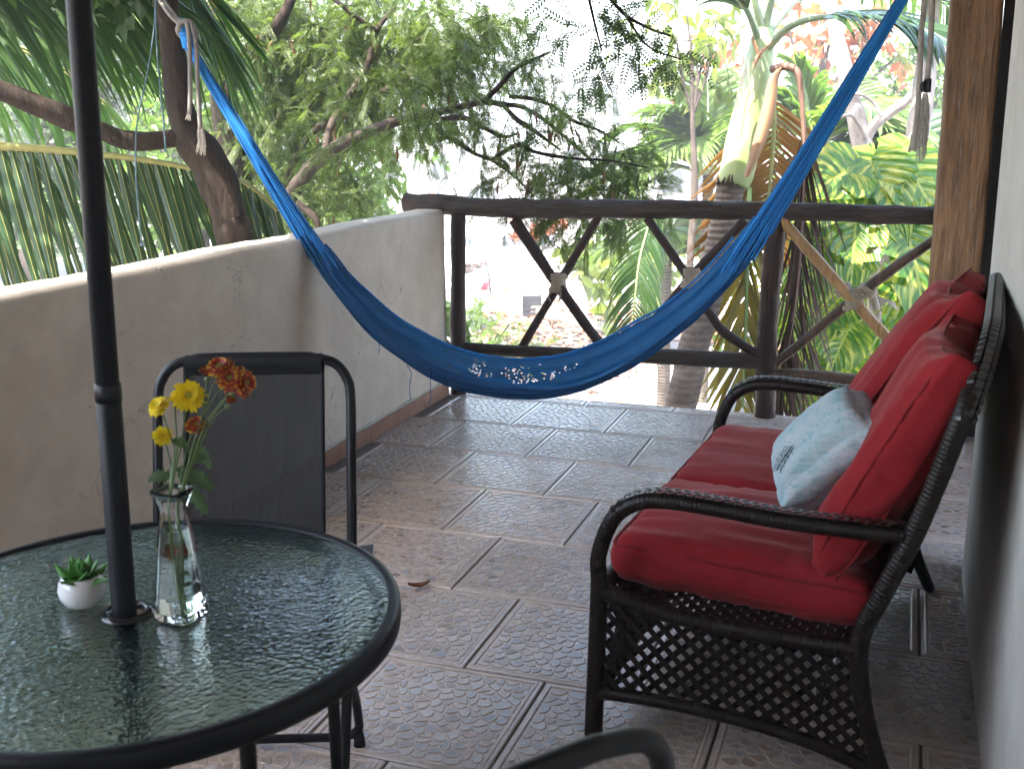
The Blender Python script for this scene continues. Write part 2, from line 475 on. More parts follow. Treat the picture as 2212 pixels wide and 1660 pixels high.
# ---- log railing
dk = wood_mat('dark varnished log', (.010, .0065, .005), (.085, .055, .040), .55, 2.2, 0, 1, (.17, .15, .135))
dkv = wood_mat('dark varnished post', (.007, .0035, .0028), (.062, .028, .016), .5, 2.2, 2, 1)
br = wood_mat('brown brace wood', (.035, .018, .009), (.13, .075, .04), .42, 1, 2, .8)
hon = wood_mat('honey brace wood', (.26, .13, .045), (.55, .33, .14), .4, 2, 2, .8)
rail = thing('log_railing', 'dark log railing with lashed crossed braces at the far end of the balcony', 'railing', (.3, .05, 0))
def log(name, pts, r, mat, seed, n=16, seg=14, wob=.09, kn=.09, sq=1.0):
    pp = smooth_pts(pts, seg); m = MB(); rr = lerp_list(r if hasattr(r, '__len__') else [r, r], len(pp))
    L = np.array(pp); ax = nrm(L[-1] - L[0])
    up = np.array((0, 0, 1.)) if abs(ax[2]) < .8 else np.array((0, 1., 0))
    s1 = nrm(np.cross(ax, up)); s2 = np.cross(s1, ax); V = []
    for i, c in enumerate(pp):
        for k in range(n):
            a = 2 * math.pi * k / n; q = np.array((math.cos(a), math.sin(a), i * .23))
            f = 1 + wob * nz(q, 1.0, seed) * 1.6 + kn * nz((q[0] * 2.5, q[1] * 2.5, i * .5), 1.3, seed + 4)
            wv = .12 * rr[i] * nz((i * .12, seed, 0), 1.0)
            V.append(c + (s1 * math.cos(a) + s2 * math.sin(a) * sq) * rr[i] * f + s2 * wv)
    F = [(i * n + k, (i + 1) * n + k, (i + 1) * n + (k + 1) % n, i * n + (k + 1) % n) for i in range(len(pp) - 1) for k in range(n)]
    F.append(tuple(range(n))); F.append(tuple((len(pp) - 1) * n + k for k in reversed(range(n))))
    m.add(V, F); return obj(name, m, mat, rail, auto=55)
log('top_rail', [(-1.14, .06, 1.087), (-.5, .05, 1.072), (.2, .05, 1.080), (.85, .052, 1.083), (1.68, .045, 1.074)], [.056, .053, .048, .046, .046], dk, 2.0, 22, 26, .12, .09)
log('bottom_rail', [(-.90, .05, .265), (-.2, .048, .275), (.4, .05, .292), (.885, .05, .300)], [.033, .036, .044, .045], dk, 5.0, 16, 18, .08)
log('bottom_rail', [(.93, .05, .238), (1.2, .05, .236), (1.68, .05, .21)], [.028, .036, .033], br, 8.0, 14, 12, .08)
log('post', [(-.835, .045, .001), (-.83, .05, .4), (-.822, .05, .7), (-.815, .052, 1.05)], [.044, .046, .041, .042], dkv, 3.3, 16, 10, .07)
log('post', [(.918, .065, .001), (.912, .058, .45), (.922, .055, .8), (.93, .055, 1.05)], [.055, .052, .054, .05], dkv, 6.1, 16, 12, .07)
log('brace', [(-.480, .035, 1.012), (-.235, .045, .665), (.050, .045, .295)], [.032, .031, .027], dkv, 1.2, 12, 10)
log('brace', [(.000, .065, 1.045), (-.230, .085, .665), (-.455, .075, .285)], [.022, .025, .024], dkv, 9.2, 12, 10)
log('brace', [(.262, .05, 1.035), (.50, .04, .715), (.62, .045, .53), (.70, .05, .44), (.87, .05, .335)], [.024, .024, .025, .026, .026], dkv, 4.7, 12, 8)
log('brace', [(.775, .07, 1.035), (.505, .085, .725), (.255, .075, .42), (.10, .07, .29)], [.026, .028, .026, .022], dkv, 7.7, 12, 8)
log('brace', [(.955, .04, 1.045), (1.10, .035, .89), (1.335, .035, .645), (1.56, .045, .40), (1.64, .05, .29)], [.024, .028, .029, .028, .026], hon, 3.9, 12, 8)
log('brace', [(1.70, .07, .965), (1.50, .085, .80), (1.335, .09, .65), (1.12, .075, .44), (.96, .07, .29)], [.026, .026, .027, .025, .023], br, 6.6, 12, 8)
def rope_mat(name, c1, c2, freq=220):
    m, n, b = new_mat(name); cc = coords(n, 'Object')
    wv = N(n, 'ShaderNodeTexWave'); wv.inputs['Scale'].default_value = freq; wv.bands_direction = 'DIAGONAL'
    wv.inputs['Distortion'].default_value = 1.5; n.links.new(cc, wv.inputs['Vector'])
    col = ramp(n, wv.outputs['Fac'], [(.2, c1), (.8, c2)])
    n.links.new(mixc(n, .6, col, ramp(n, tex_noise(n, cc, 25, 4), [(.3, (.7, .7, .7)), (.7, (1.2, 1.2, 1.2))]), 'MULTIPLY'), b.inputs['Base Color'])
    b.inputs['Roughness'].default_value = .9; bump(n, b, wv.outputs['Fac'], .9, .004); return m
sisal = rope_mat('sisal rope', (.30, .24, .16), (.62, .52, .38), 60)
def lash(cx, cz, hw_, loops, tilt=0.0, cy=.062):
    m = MB()
    for i in range(loops):
        z = cz + (i - (loops - 1) / 2) * .0115; u = (i - (loops - 1) / 2) / loops
        a = hw_ * (1 - .35 * (1 - abs(u) * 1.6)) + .004 * math.sin(i * 2.1); pts = []
        for k in range(22):
            an = 2 * math.pi * k / 22
            pts.append((cx + a * math.cos(an) + .002 * math.sin(i * 3), cy + .063 * math.sin(an) * (.9 + .1 * math.cos(an * 2)), z + tilt * math.cos(an) * a * (1 if i % 2 else .9) + .0045 * an / math.pi))
        m.tube(pts, .0068, 7, True)
    return m
lm = lash(-.232, .665, .052, 9)
lm.tube([(-.262, .02, .63), (-.268, .0, .60), (-.258, .0, .575)], .006, 6); lm.tube([(-.205, .02, .63), (-.20, .0, .60), (-.208, .002, .58)], .006, 6)
obj('rope_lashing', lm, sisal, rail)
obj('rope_lashing', lash(.503, .720, .054, 9), sisal, rail)
l3 = lash(1.335, .648, .055, 9, .25)
for dx in (-.048, .048):
    for i in range(4):
        c = np.array((1.335 + dx * (1 + .12 * i), .062, .648 + .030 + .010 * i)); pts = []
        for k in range(16):
            an = 2 * math.pi * k / 16; pts.append(c + np.array((.034 * math.cos(an), .042 * math.sin(an), .022 * math.cos(an) * (1 if dx > 0 else -1) * -1)))
        l3.tube(pts, .0062, 6, True)
obj('rope_lashing', l3, sisal, rail)

# ================================================================== HAMMOCK AND ROPES
HA = np.array((-.9, -1.5)); HB = np.array((1.35, -.3)); Hd = nrm(HB - HA); HN = np.array((-Hd[1], Hd[0], 0))
def HP(px, py):
    q = ray(px, py); t = ((HA - CAM[:2]) @ HN[:2]) / (q[:2] @ HN[:2]); return CAM + q * t
Lp = [(640, 512), (683, 576), (721, 628), (771, 691), (810, 731), (869, 775), (923, 810), (974, 833), (1021, 846), (1094, 858), (1171, 859), (1246, 844), (1321, 812), (1384, 779), (1440, 739), (1500, 690), (1560, 630), (1620, 565), (1667, 491)]
Up = [(664, 494), (716, 548), (757, 600), (815, 655), (860, 693), (910, 723), (958, 748), (1005, 766), (1045, 776), (1100, 784), (1155, 784), (1215, 777), (1275, 758), (1330, 733), (1385, 700), (1440, 669), (1515, 608), (1580, 537), (1632, 468)]
SL = np.array(smooth_pts([HP(*q) for q in Lp], 20)); SU = np.array(smooth_pts([HP(*q) for q in Up], 20)); NS = len(SL)
def fabric_blue(name, c1, c2, bs):
    m, n, b = new_mat(name); cc = coords(n, 'UV', (1, 1, 1))
    wv = N(n, 'ShaderNodeTexWave'); wv.bands_direction = 'Y'; wv.inputs['Scale'].default_value = 46; wv.inputs['Distortion'].default_value = 2.6
    wv.inputs['Detail'].default_value = 3; wv.inputs['Detail Scale'].default_value = 2.5; n.links.new(cc, wv.inputs['Vector'])
    f = tex_noise(n, coords(n, 'UV', (90, 30, 1)), 3, 5, .7); g = tex_noise(n, coords(n, 'UV', (10, 12, 1)), 1, 3)
    col = ramp(n, math_n(n, 'ADD', math_n(n, 'MULTIPLY', wv.outputs['Fac'], .5), math_n(n, 'MULTIPLY', f, .5)), [(.25, c1), (.75, c2)])
    col = mixc(n, .5, col, ramp(n, g, [(.3, (.75, .78, .8)), (.7, (1.15, 1.15, 1.15))]), 'MULTIPLY')
    n.links.new(col, b.inputs['Base Color']); b.inputs['Roughness'].default_value = .8; b.inputs['Sheen Weight'].default_value = .15
    b.inputs['Specular IOR Level'].default_value = .25
    bump(n, b, math_n(n, 'ADD', wv.outputs['Fac'], f), bs, .006)
    t = N(n, 'ShaderNodeBsdfTranslucent'); n.links.new(col, t.inputs[0]); mx = N(n, 'ShaderNodeMixShader'); mx.inputs[0].default_value = .22
    n.links.new(b.outputs[0], mx.inputs[1]); n.links.new(t.outputs[0], mx.inputs[2]); n.links.new(mx.outputs[0], n.nodes['Material Output'].inputs[0])
    return m
blue = fabric_blue('blue hammock weave', (.009, .19, .54), (.028, .38, .90), 1.0)
def strand_mat(name, c1, c2):
    m, n, b = new_mat(name); g = N(n, 'ShaderNodeNewGeometry')
    n.links.new(ramp(n, g.outputs['Random Per Island'], [(0, c1), (1, c2)]), b.inputs['Base Color'])
    b.inputs['Roughness'].default_value = .75; bump(n, b, tex_noise(n, coords(n, 'Object'), 300, 3), .5, .002); return m
bstr = strand_mat('blue hammock cord', (.005, .12, .38), (.014, .25, .66))
ham = thing('hammock', 'long empty blue woven hammock slung across the balcony above the railing end', 'hammock', (0, -1.05, .3))
NT = 104
def ham_pt(i, j):
    s = i / (NS - 1); t = j / (NT - 1); L, U = SL[i], SU[i]; W = U - L; wid = np.linalg.norm(W)
    env = math.sin(math.pi * min(1, max(0, s))) ** .6
    o = (.02 + .06 * env)
    kn = .52 + .10 * math.sin(s * 5 + 1) + .03 * math.sin(s * 17)
    if t < .46: q = t / .46; h = 1 - q; f = (1 - q) ** .8
    elif t < .58: q = (t - .46) / .12; h = -.02 * math.sin(math.pi * q); f = -.1 * q
    else: q = (t - .58) / .42; h = kn * (q ** .9); f = -.1 - .9 * (q ** .7)
    if q > .86 and t > .58: h -= (q - .86) * .5; f -= (q - .86) * 1.2
    fold = .0115 * math.sin(t * 34 + 4 * math.sin(s * 6.0) + 2 * nz((s * 7, t * 3, 0), 1)) * env + .007 * nz((s * 16, t * 9, 1), 1) + .0035 * nz((s * 70, t * 26, 2), 1)
    fold += .010 * env * (1 - 2.2 * abs(nz((t * 7.5 + .6 * math.sin(s * 4), s * 2.4, 7), 1))) + .005 * env * (1 - 2.2 * abs(nz((t * 17, s * 5, 17), 1)))
    fold += .012 * math.exp(-((t - .80 + .05 * math.sin(s * 9)) / .03) ** 2) * env
    p = L + W * h + HN * (f * o) - HN * fold
    p = p + W * (.02 * nz((s * 30, t * 3, 4), 1)) * (1 if 0 < h < 1 else .6)
    return p
V = np.array([ham_pt(i, j) for i in range(NS) for j in range(NT)])
F = []
UVF = []
for i in range(NS - 1):
    for j in range(NT - 1):
        s_, t_ = i / NS, j / NT
        gate = nz((s_ * 26, t_ * 12, 3), 1) + .55 - 30 * (s_ - .515) ** 2 - 46 * (t_ - .17) ** 2
        if .035 < t_ < .36 and gate > .12 and (i + 2 * j) % 3 == 0 and random.random() < min(.30, gate * .55): continue
        F.append((i * NT + j, i * NT + j + 1, (i + 1) * NT + j + 1, (i + 1) * NT + j))
me = mesh_of('body', [tuple(p) for p in (V - np.array((0, -1.05, .3)))], F, blue, True)
uv = me.uv_layers.new(name='UVMap')
buf = np.empty((len(F) * 4, 2), np.float32)
fi = np.array(F).ravel(); buf[:, 0] = (fi // NT) / NS * 4.2; buf[:, 1] = (fi % NT) / NT
uv.data.foreach_set('uv', buf.ravel())
body = link(bpy.data.objects.new('body', me)); body.parent = ham
# the open net along the far selvage: cords with gaps between them
net = MB()
def U2(s, k, off=.0):
    i = s * (NS - 1); a = int(min(i, NS - 2)); f = i - a
    L = SL[a] * (1 - f) + SL[a + 1] * f; U = SU[a] * (1 - f) + SU[a + 1] * f
    return U + (U - L) * k + HN * (.07 + off)
for k in range(7):
    pts = [U2(s, .010 * k + .008 * math.sin(s * 95 + (k % 2) * math.pi), .006 * (k % 2)) for s in np.linspace(.04, .96, 240)]
    net.tube(pts, .0022, 4, caps=False)
obj('selvage_net', net, bstr, ham)
def bundle(idx, conv, n, r, tail=None, sag=.01):
    m = MB()
    for k in range(n):
        t = (k * .618) % 1; ii = idx(random.random()); ends_lo, ends_up = SL[ii], SU[ii]; a = ends_lo * (1 - t) + ends_up * t + HN * (random.uniform(-.02, .02) - .030)
        c = conv + np.array([random.uniform(-1, 1) for _ in range(3)]) * .015; pts = []
        for q in np.linspace(0, 1, 18):
            p = a * (1 - q) + c * q; p = p + (ends_up - ends_lo) * .10 * math.sin(q * 9 + k) * (1 - q) * q
            p[2] -= sag * math.sin(math.pi * q); pts.append(p)
        if tail is not None: pts += [c + (tail - conv) * u for u in (.5, 1)]
        m.tube(pts, r, 5, caps=False)
    return m
convL = HP(412, 105); obj('end_strands', bundle(lambda q: int(1 + 30 * q * q), convL, 80, .0036), bstr, ham)
convR = np.array((1.60, -.172, 2.30)); obj('end_strands', bundle(lambda q: NS - 2 - int(34 * q * q), convR, 84, .0040, None, .006), bstr, ham)
lp = MB()
c0 = HP(404, 75)
for k in range(11):
    pts = []
    for q in np.linspace(0, 1, 16):
        a = math.pi * q; pts.append(convL + (HP(392, 42) - convL) * math.sin(a) * (1 + .03 * math.sin(k * 4)) + CR * ((q - .5) * .035 + .0022 * (k - 5)) - CF * (.003 * (k % 4)))
    lp.tube(pts, .0045, 5)
for k in range(15):
    c = convL + (HP(392, 46) - convL) * (k / 14); lp.tube([c + CR * .022 * math.cos(a) - CF * .022 * math.sin(a) for a in np.linspace(0, 6.28, 12)[:-1]], .005, 5, True)
obj('end_loop', lp, bstr, ham)
lt = MB()
for px, pts in ((0, [(808, 700), (815, 722), (818, 740), (816, 753)]), (1, [(876, 778), (886, 795), (883, 815), (882, 835), (885, 851)]), (2, [(929, 785), (927, 802), (926, 820), (927, 845), (922, 860)])):
    lt.tube(smooth_pts([HP(*q) - HN * .10 for q in pts], 5), .0018, 5)
for k in range(3):
    lt.tube(smooth_pts([HP(1690 + 10 * k, 400 - 12 * k) - HN * .02, HP(1745 + 4 * k, 345), HP(1800, 240), HP(1850, 140)], 6), .0016, 5)
obj('loose_thread', lt, bstr, ham)

grey = rope_mat('grey braided rope', (.13, .12, .11), (.40, .375, .34), 90)
pale = rope_mat('pale braided rope', (.42, .37, .31), (.74, .68, .60), 90)
wool = simple('frayed rope fibre', (.42, .38, .33), (.62, .58, .52), 60, .95, .1)
tr = thing('tie_rope', 'grey braided rope knotted round the left hammock loop on the near dark trunk, ends frayed', 'rope', (-1.3, -1.7, 1.9))
def hp(px, py, o=0.0): return HP(px, py) - CF * o
m = MB()
for dx in (0, 9):
    m.tube(smooth_pts([P(318 + dx, -60, 4.62), P(345 + dx, 0, 4.56), hp(372 + dx, 38, .01), hp(398 + dx * .4, 62, .04)], 8), .0085, 8)
m.tube([hp(404, 68) + (CR * .038 * math.cos(a) + (CU * .6 - CF * .75) * .034 * math.sin(a)) for a in np.linspace(0, 6.28, 24)[:-1]], .0105, 8, True)
m.tube(smooth_pts([hp(390, 74, .035), hp(396, 58, .05), hp(412, 55, .055), hp(425, 64, .05), hp(424, 74, .04)], 6), .0105, 8)
m.tube(smooth_pts([hp(413, 58, .06), hp(418, 95, .06), hp(419, 160, .055), hp(419, 230, .055), hp(417, 254, .055)], 8), .0095, 8)
m.tube(smooth_pts([hp(421, 58, .055), hp(431, 105, .05), hp(434, 180, .05), hp(438, 245, .05), hp(440, 285, .05)], 8), .0095, 8)
obj('rope_run', m, grey, tr)
m = MB()
for k in range(46):
    a = hp(440 + random.uniform(-5, 5), 270, .05); e = hp(443 + random.uniform(-11, 11), random.uniform(315, 343), .05 + random.uniform(-.02, .02))
    m.tube(smooth_pts([a, (a + e) / 2 + CR * random.uniform(-.008, .008), e], 4), .0013, 4)
for k in range(16):
    a = hp(417 + random.uniform(-4, 4), 250, .055); m.tube([a, hp(415 + random.uniform(-6, 6), random.uniform(262, 268), .055)], .0014, 4)
obj('frayed_end', m, wool, tr)
bc = thing('blue_string', 'thin blue and grey string hanging in two lines in front of the dark trunk', 'string', (-1.4, -1.8, 1.9))
cord = rope_mat('blue cord', (.015, .10, .16), (.20, .26, .27), 120)
m = MB()
m.tube(smooth_pts([P(338, -40, 4.40), P(337, 40, 4.40), P(339, 100, 4.42), P(346, 190, 4.44), P(354, 270, 4.46), P(358, 328, 4.46)], 8), .0042, 6)
m.tube(smooth_pts([P(337, -40, 4.41), P(333, 60, 4.42), P(318, 160, 4.44), P(297, 260, 4.46), P(293, 340, 4.46), P(297, 430, 4.46), P(306, 525, 4.46)], 8), .0036, 6)
m.tube([P(306, 525, 4.46), P(306, 531, 4.46)], .008, 6)
obj('string_run', m, cord, bc)
hr = thing('hanging_rope', 'doubled pale rope hanging beside the wooden pillar, black tape and frayed end', 'rope', (1.58, -.25, 2))
m = MB()
def yp(px, py, d=0): return PY(px, py, -.27 + d)
m.tube(smooth_pts([yp(1998, -70), yp(1997, 0), yp(1990, 70), yp(1987, 150), yp(1981, 250), yp(1974, 300), yp(1972, 322)], 8), .0125, 9)
m.tube(smooth_pts([yp(2016, -70), yp(2014, 0), yp(2011, 70), yp(2008, 120), yp(2003, 172)], 8), .0125, 9)
obj('rope_run', m, pale, hr)
m = MB(); m.tube(smooth_pts([yp(2005, 170), yp(2004, 185), yp(2003, 200)], 4), .0150, 10); m.tube(smooth_pts([yp(2000, 176, -.01), yp(1992, 186, -.02), yp(1996, 198, -.02)], 4), .010, 7); obj('black_tape', m, simple('black tape', (.012, .012, .012), None, 5, .5), hr)
m = MB()
for k in range(130):
    x0 = random.uniform(-8, 8); a = yp(2000 + x0 * .7, 200 + random.uniform(0, 30)); l = random.uniform(262, 352); e = yp(1990 + x0 * 1.25 + random.uniform(-5, 5), l, random.uniform(-.03, .03))
    c = (a + e) / 2 + np.array((random.uniform(-.012, .012), random.uniform(-.012, .012), 0))
    m.tube(smooth_pts([a, c, e], 5), .0013, 4, caps=False)
for k in range(40):
    a = yp(1974 + random.uniform(-6, 6), 290); m.tube([a, yp(1970 + random.uniform(-9, 9), random.uniform(318, 330))], .0022, 4)
obj('frayed_end', m, wool, hr)

# ================================================================== WICKER LOVESEAT
wick = None
def wicker_mat():
    m, n, b = new_mat('dark brown wicker'); cc = coords(n, 'Object')
    f = tex_noise(n, cc, 24, 5, .6)
    n.links.new(ramp(n, f, [(.3, (.005, .0028, .0022)), (.7, (.015, .0085, .0068))]), b.inputs['Base Color'])
    b.inputs['Roughness'].default_value = .42; b.inputs['Specular IOR Level'].default_value = .24
    bump(n, b, tex_noise(n, coords(n, 'Object', (1, 1, 1)), 130, 3), .25, .002); return m
wick = wicker_mat()
wick2 = simple('glossy flat wicker strip', (.012, .009, .008), (.03, .022, .019), 30, .28, .5)
TH = R(-4.2); SO = np.array((.884, -3.235, 0))
SX = np.array((math.cos(TH), math.sin(TH), 0)); SY = np.array((-math.sin(TH), math.cos(TH), 0)); SZ = np.array((0, 0, 1.))
def S(u, v, z): return SO + SX * u + SY * v + SZ * z
sofa = thing('wicker_loveseat', 'dark brown wicker loveseat with curved arms standing against the off-white house wall', 'loveseat', tuple(SO), TH)
LV = 1.27
def wrapped(pts, r, seg=10, n=10, sq=1.0):
    """tube with the ridges of the strip wound round it"""
    pp = np.array(smooth_pts(pts, seg)); d = np.r_[0, np.cumsum(np.linalg.norm(np.diff(pp, axis=0), axis=1))]
    L = d[-1]; st = .0028; q = np.arange(0, L, st)
    pts2 = np.stack([np.interp(q, d, pp[:, k]) for k in range(3)], 1)
    base = np.interp(q, d, lerp_list(r if hasattr(r, '__len__') else [r, r], len(pp)))
    rr = base * (1 + .075 * np.abs(np.sin(q * math.pi / .0105)) ** .5 - .02 + .012 * np.sin(q * 21))
    return MB().tube(pts2, list(rr), n, sq=sq)
for v, sgn in ((0, -1), (LV, 1)):
    arm = wrapped([S(0, v, 0), S(.006, v, .2), S(.012, v, .41), S(.010, v, .50), S(.045, v, .597), S(.10, v, .645), S(.17, v, .662), S(.30, v, .660), S(.45, v, .652), S(.62, v, .652), S(.732, v, .655)],
                  [.023, .023, .022, .020, .0195, .0195, .0195, .0195, .0195, .0195, .019])
    ao = obj('arm', arm, wick, sofa, auto=60)
    bm = MB(); pth = np.array(smooth_pts([S(.05, v, .605), S(.10, v, .650), S(.17, v, .668), S(.30, v, .666), S(.45, v, .658), S(.62, v, .658), S(.72, v, .66)], 14))
    d = np.r_[0, np.cumsum(np.linalg.norm(np.diff(pth, axis=0), axis=1))]
    for i, q in enumerate(np.arange(.01, d[-1] - .01, .0115)):
        c = np.array([np.interp(q, d, pth[:, k]) for k in range(3)]); c2 = np.array([np.interp(q + .004, d, pth[:, k]) for k in range(3)])
        t = nrm(c2 - c); sdv = nrm(np.cross(t, np.cross(SY, t))); upv = nrm(np.cross(SY, t)) * -1
        if upv[2] < 0: upv = -upv
        s_ = 1 if i % 2 else -1
        ax = nrm(t * .8 + SY * .6 * s_)
        cc = c + SY * .009 * -s_ + upv * (.0205 + .0015 * (i % 2))
        bm.grid(lambda a, b_: cc + ax * ((a - .5) * .034) + np.cross(upv, ax) * ((b_ - .5) * .012) + upv * (.0065 * (1 - (2 * a - 1) ** 2) + .0015 * (1 - (2 * b_ - 1) ** 2) - .003), 5, 3)
    obj('braid', bm, wick2, ao, auto=60)
    post = wrapped([S(.742, v + sgn * .01, 0), S(.69, v, .12), S(.652, v, .26), S(.640, v, .39), S(.685, v, .52), S(.735, v, .655), S(.778, v, .80), S(.812, v, .93), S(.826, v - sgn * .03, .985)],
                   [.018, .019, .020, .022, .022, .022, .022, .021, .020])
    obj('rear_leg', post, wick, sofa, auto=60)
    rl = wrapped([S(.012, v, .405), S(.20, v, .372), S(.42, v, .362), S(.64, v, .368)], .021)
    obj('side_rail', rl, wick, sofa, auto=60)
    lr = wrapped([S(.010, v, .125), S(.20, v, .135), S(.40, v, .128), S(.56, v, .105), S(.685, v, .07)], .017)
    obj('lower_rail', lr, wick, sofa, auto=60)
    # open cane lattice between the rails
    lat = MB(); poly = [(.012, .125), (.20, .137), (.40, .130), (.56, .107), (.685, .072), (.652, .26), (.640, .372), (.42, .364), (.20, .374), (.012, .405)]
    def clip_seg(p, q):
        """part of a line inside the (nearly convex) panel"""
        ts = []
        for i in range(len(poly)):
            a, b = poly[i], poly[(i + 1) % len(poly)]
            rx, rz = q[0] - p[0], q[1] - p[1]; sx, sz = b[0] - a[0], b[1] - a[1]; den = rx * sz - rz * sx
            if abs(den) < 1e-9: continue
            t = ((a[0] - p[0]) * sz - (a[1] - p[1]) * sx) / den; u_ = ((a[0] - p[0]) * rz - (a[1] - p[1]) * rx) / den
            if 0 <= u_ <= 1: ts.append(t)
        return (min(ts), max(ts)) if len(ts) >= 2 else None
    def strip(p, q, off, w_):
        c = clip_seg(p, q)
        if not c: return
        a = (p[0] + (q[0] - p[0]) * c[0], p[1] + (q[1] - p[1]) * c[0]); b = (p[0] + (q[0] - p[0]) * c[1], p[1] + (q[1] - p[1]) * c[1])
        if math.hypot(b[0] - a[0], b[1] - a[1]) < .01: return
        A, B = S(a[0], v + off, a[1]), S(b[0], v + off, b[1]); dx = nrm(B - A); wv_ = np.cross(SY, dx)
        lat.obox((A + B) / 2, dx * np.linalg.norm(B - A) / 2, SY * .0012, wv_ * w_)
    pit = .043
    for i in range(-24, 36):
        e = i * pit
        strip((e, -.2), (e + .8, .6), .004, .0073); strip((e, .6), (e + .8, -.2), -.004, .0073)
    obj('cane_side', lat, wick, sofa, smooth=False)
for (a, b, nm) in (((.010, .405), (.010, .405), 'front_rail'), ((.642, .385), (.642, .385), 'rear_rail'), ((.010, .125), (.010, .125), 'lower_rail')):
    obj(nm, wrapped([S(a[0], 0, a[1]), S(a[0] - .01, LV / 2, a[1]), S(b[0], LV, b[1])], .019), wick, sofa, auto=60)
fp = MB()
for i in range(-9, 40):
    for s_ in (1, -1):
        pts = []
        for q in np.linspace(0, 1, 2):
            pts.append((i * .0345 + s_ * (.14 if q else -.14), .125 + .27 * q))
        (v0, z0), (v1, z1) = pts
        if min(v0, v1) < .01 or max(v0, v1) > LV - .01: continue
        A, B = S(.008 + s_ * .003, v0, z0), S(.008 + s_ * .003, v1, z1); dx = nrm(B - A)
        fp.obox((A + B) / 2, dx * np.linalg.norm(B - A) / 2, SX * .0012, np.cross(SX, dx) * .0085)
obj('cane_front', fp, wick, sofa, smooth=False)
# woven seat deck
deck = MB(); nu_, nv_ = 30, 56
for i in range(nu_):
    u = .02 + .62 * (i + .5) / nu_
    deck.grid(lambda a, b_: S(u + (b_ - .5) * .016, .0 + LV * a, .402 - .035 * min(1, max(0, u / .35)) * .8 + .0035 * math.sin(math.pi * (a * nv_ + i))), nv_ * 2 + 1, 2)
for j in range(nv_):
    v = LV * (j + .5) / nv_
    deck.grid(lambda a, b_: S(.02 + .62 * a, v + (b_ - .5) * .017, .402 - .035 * min(1, max(0, (.02 + .62 * a) / .35)) * .8 - .0035 * math.sin(math.pi * (a * nu_ + j - .5))), nu_ * 2 + 1, 2)
obj('seat_deck', deck, wick, sofa)
# woven back with an arched top
def arch(v):
    q = max(0, min(1, v / LV)); e = min(q, 1 - q) * 2
    return .93 + .155 * (1 - (1 - min(1, e * 2.3)) ** 2.2) ** .8
def back_pt(v, f):
    z = .40 + (arch(v) - .40) * f
    u = float(np.interp(z, [.39, .52, .655, .80, .93, 1.02, 1.11], [.645, .688, .738, .782, .818, .842, .862]))
    return u, z
bk = MB(); nb = 44
for i in range(nb):
    f0 = (i + .5) / nb
    bk.grid(lambda a, b_: (lambda uz: S(uz[0] + .003 * math.sin(math.pi * (a * 76 + i)) - .004, LV * (.01 + .98 * a), uz[1]))(back_pt(LV * a, f0 + (b_ - .5) * .021)), 153, 2)
for j in range(76):
    v0 = LV * (j + .5) / 76
    bk.grid(lambda a, b_: (lambda uz: S(uz[0] - .004 - .003 * math.sin(math.pi * (a * nb + j - .5)), v0 + (b_ - .5) * .0155, uz[1]))(back_pt(v0, a)), nb * 2 + 1, 2)
obj('woven_back', bk, wick, sofa)
top = [S(back_pt(v, 1)[0], v, back_pt(v, 1)[1]) for v in np.linspace(0.0, LV, 34)]
tb = wrapped(top, .020); to = obj('top_rail', tb, wick, sofa, auto=60)
bm = MB(); pth = np.array(smooth_pts(top, 10)); d = np.r_[0, np.cumsum(np.linalg.norm(np.diff(pth, axis=0), axis=1))]
for i, q in enumerate(np.arange(.0, d[-1], .021)):
    c = np.array([np.interp(q, d, pth[:, k]) for k in range(3)]); t = nrm(np.array([np.interp(q + .004, d, pth[:, k]) for k in range(3)]) - c)
    sd = nrm(np.cross(t, SX))
    for row_ in range(3):
        an = (row_ - 1) * .9 + .3; nd = sd * math.cos(an) * -1 + SX * math.sin(an)
        if nd[2] < -.5: nd = -nd
        cc = c + nd * .0215 + t * (.0105 if row_ % 2 else 0)
        bm.grid(lambda a, b_: cc + t * ((a - .5) * .019) + np.cross(nd, t) * ((b_ - .5) * .017) + nd * (.003 * (1 - (2 * a - 1) ** 2)), 4, 3)
obj('braid', bm, wick2, to, auto=60)

# ---- cushions
def cloth_mat(name, c1, c2, bs=.25, rough=.85):
    m, n, b = new_mat(name); cc = coords(n, 'Object')
    f = tex_noise(n, cc, 3.5, 5, .6); wv = tex_noise(n, coords(n, 'Object', (1, 1, 1)), 420, 2)
    st = tex_noise(n, coords(n, 'Object', (30, 4, 30)), 2, 4)
    n.links.new(mixc(n, .5, ramp(n, f, [(.3, c1), (.7, c2)]), ramp(n, st, [(.3, (.85, .85, .85)), (.7, (1.12, 1.12, 1.12))]), 'MULTIPLY'), b.inputs['Base Color'])
    b.inputs['Roughness'].default_value = rough; b.inputs['Sheen Weight'].default_value = .25; b.inputs['Sheen Roughness'].default_value = .4; b.inputs['Sheen Tint'].default_value = (1, .55, .5, 1)
    b.inputs['Specular IOR Level'].default_value = .2
    bump(n, b, math_n(n, 'ADD', math_n(n, 'MULTIPLY', wv, .4), st), bs, .003); return m
red = cloth_mat('red cushion cloth', (.205, .009, .012), (.27, .014, .018))
redp = cloth_mat('red piping', (.15, .006, .009), (.20, .009, .012))
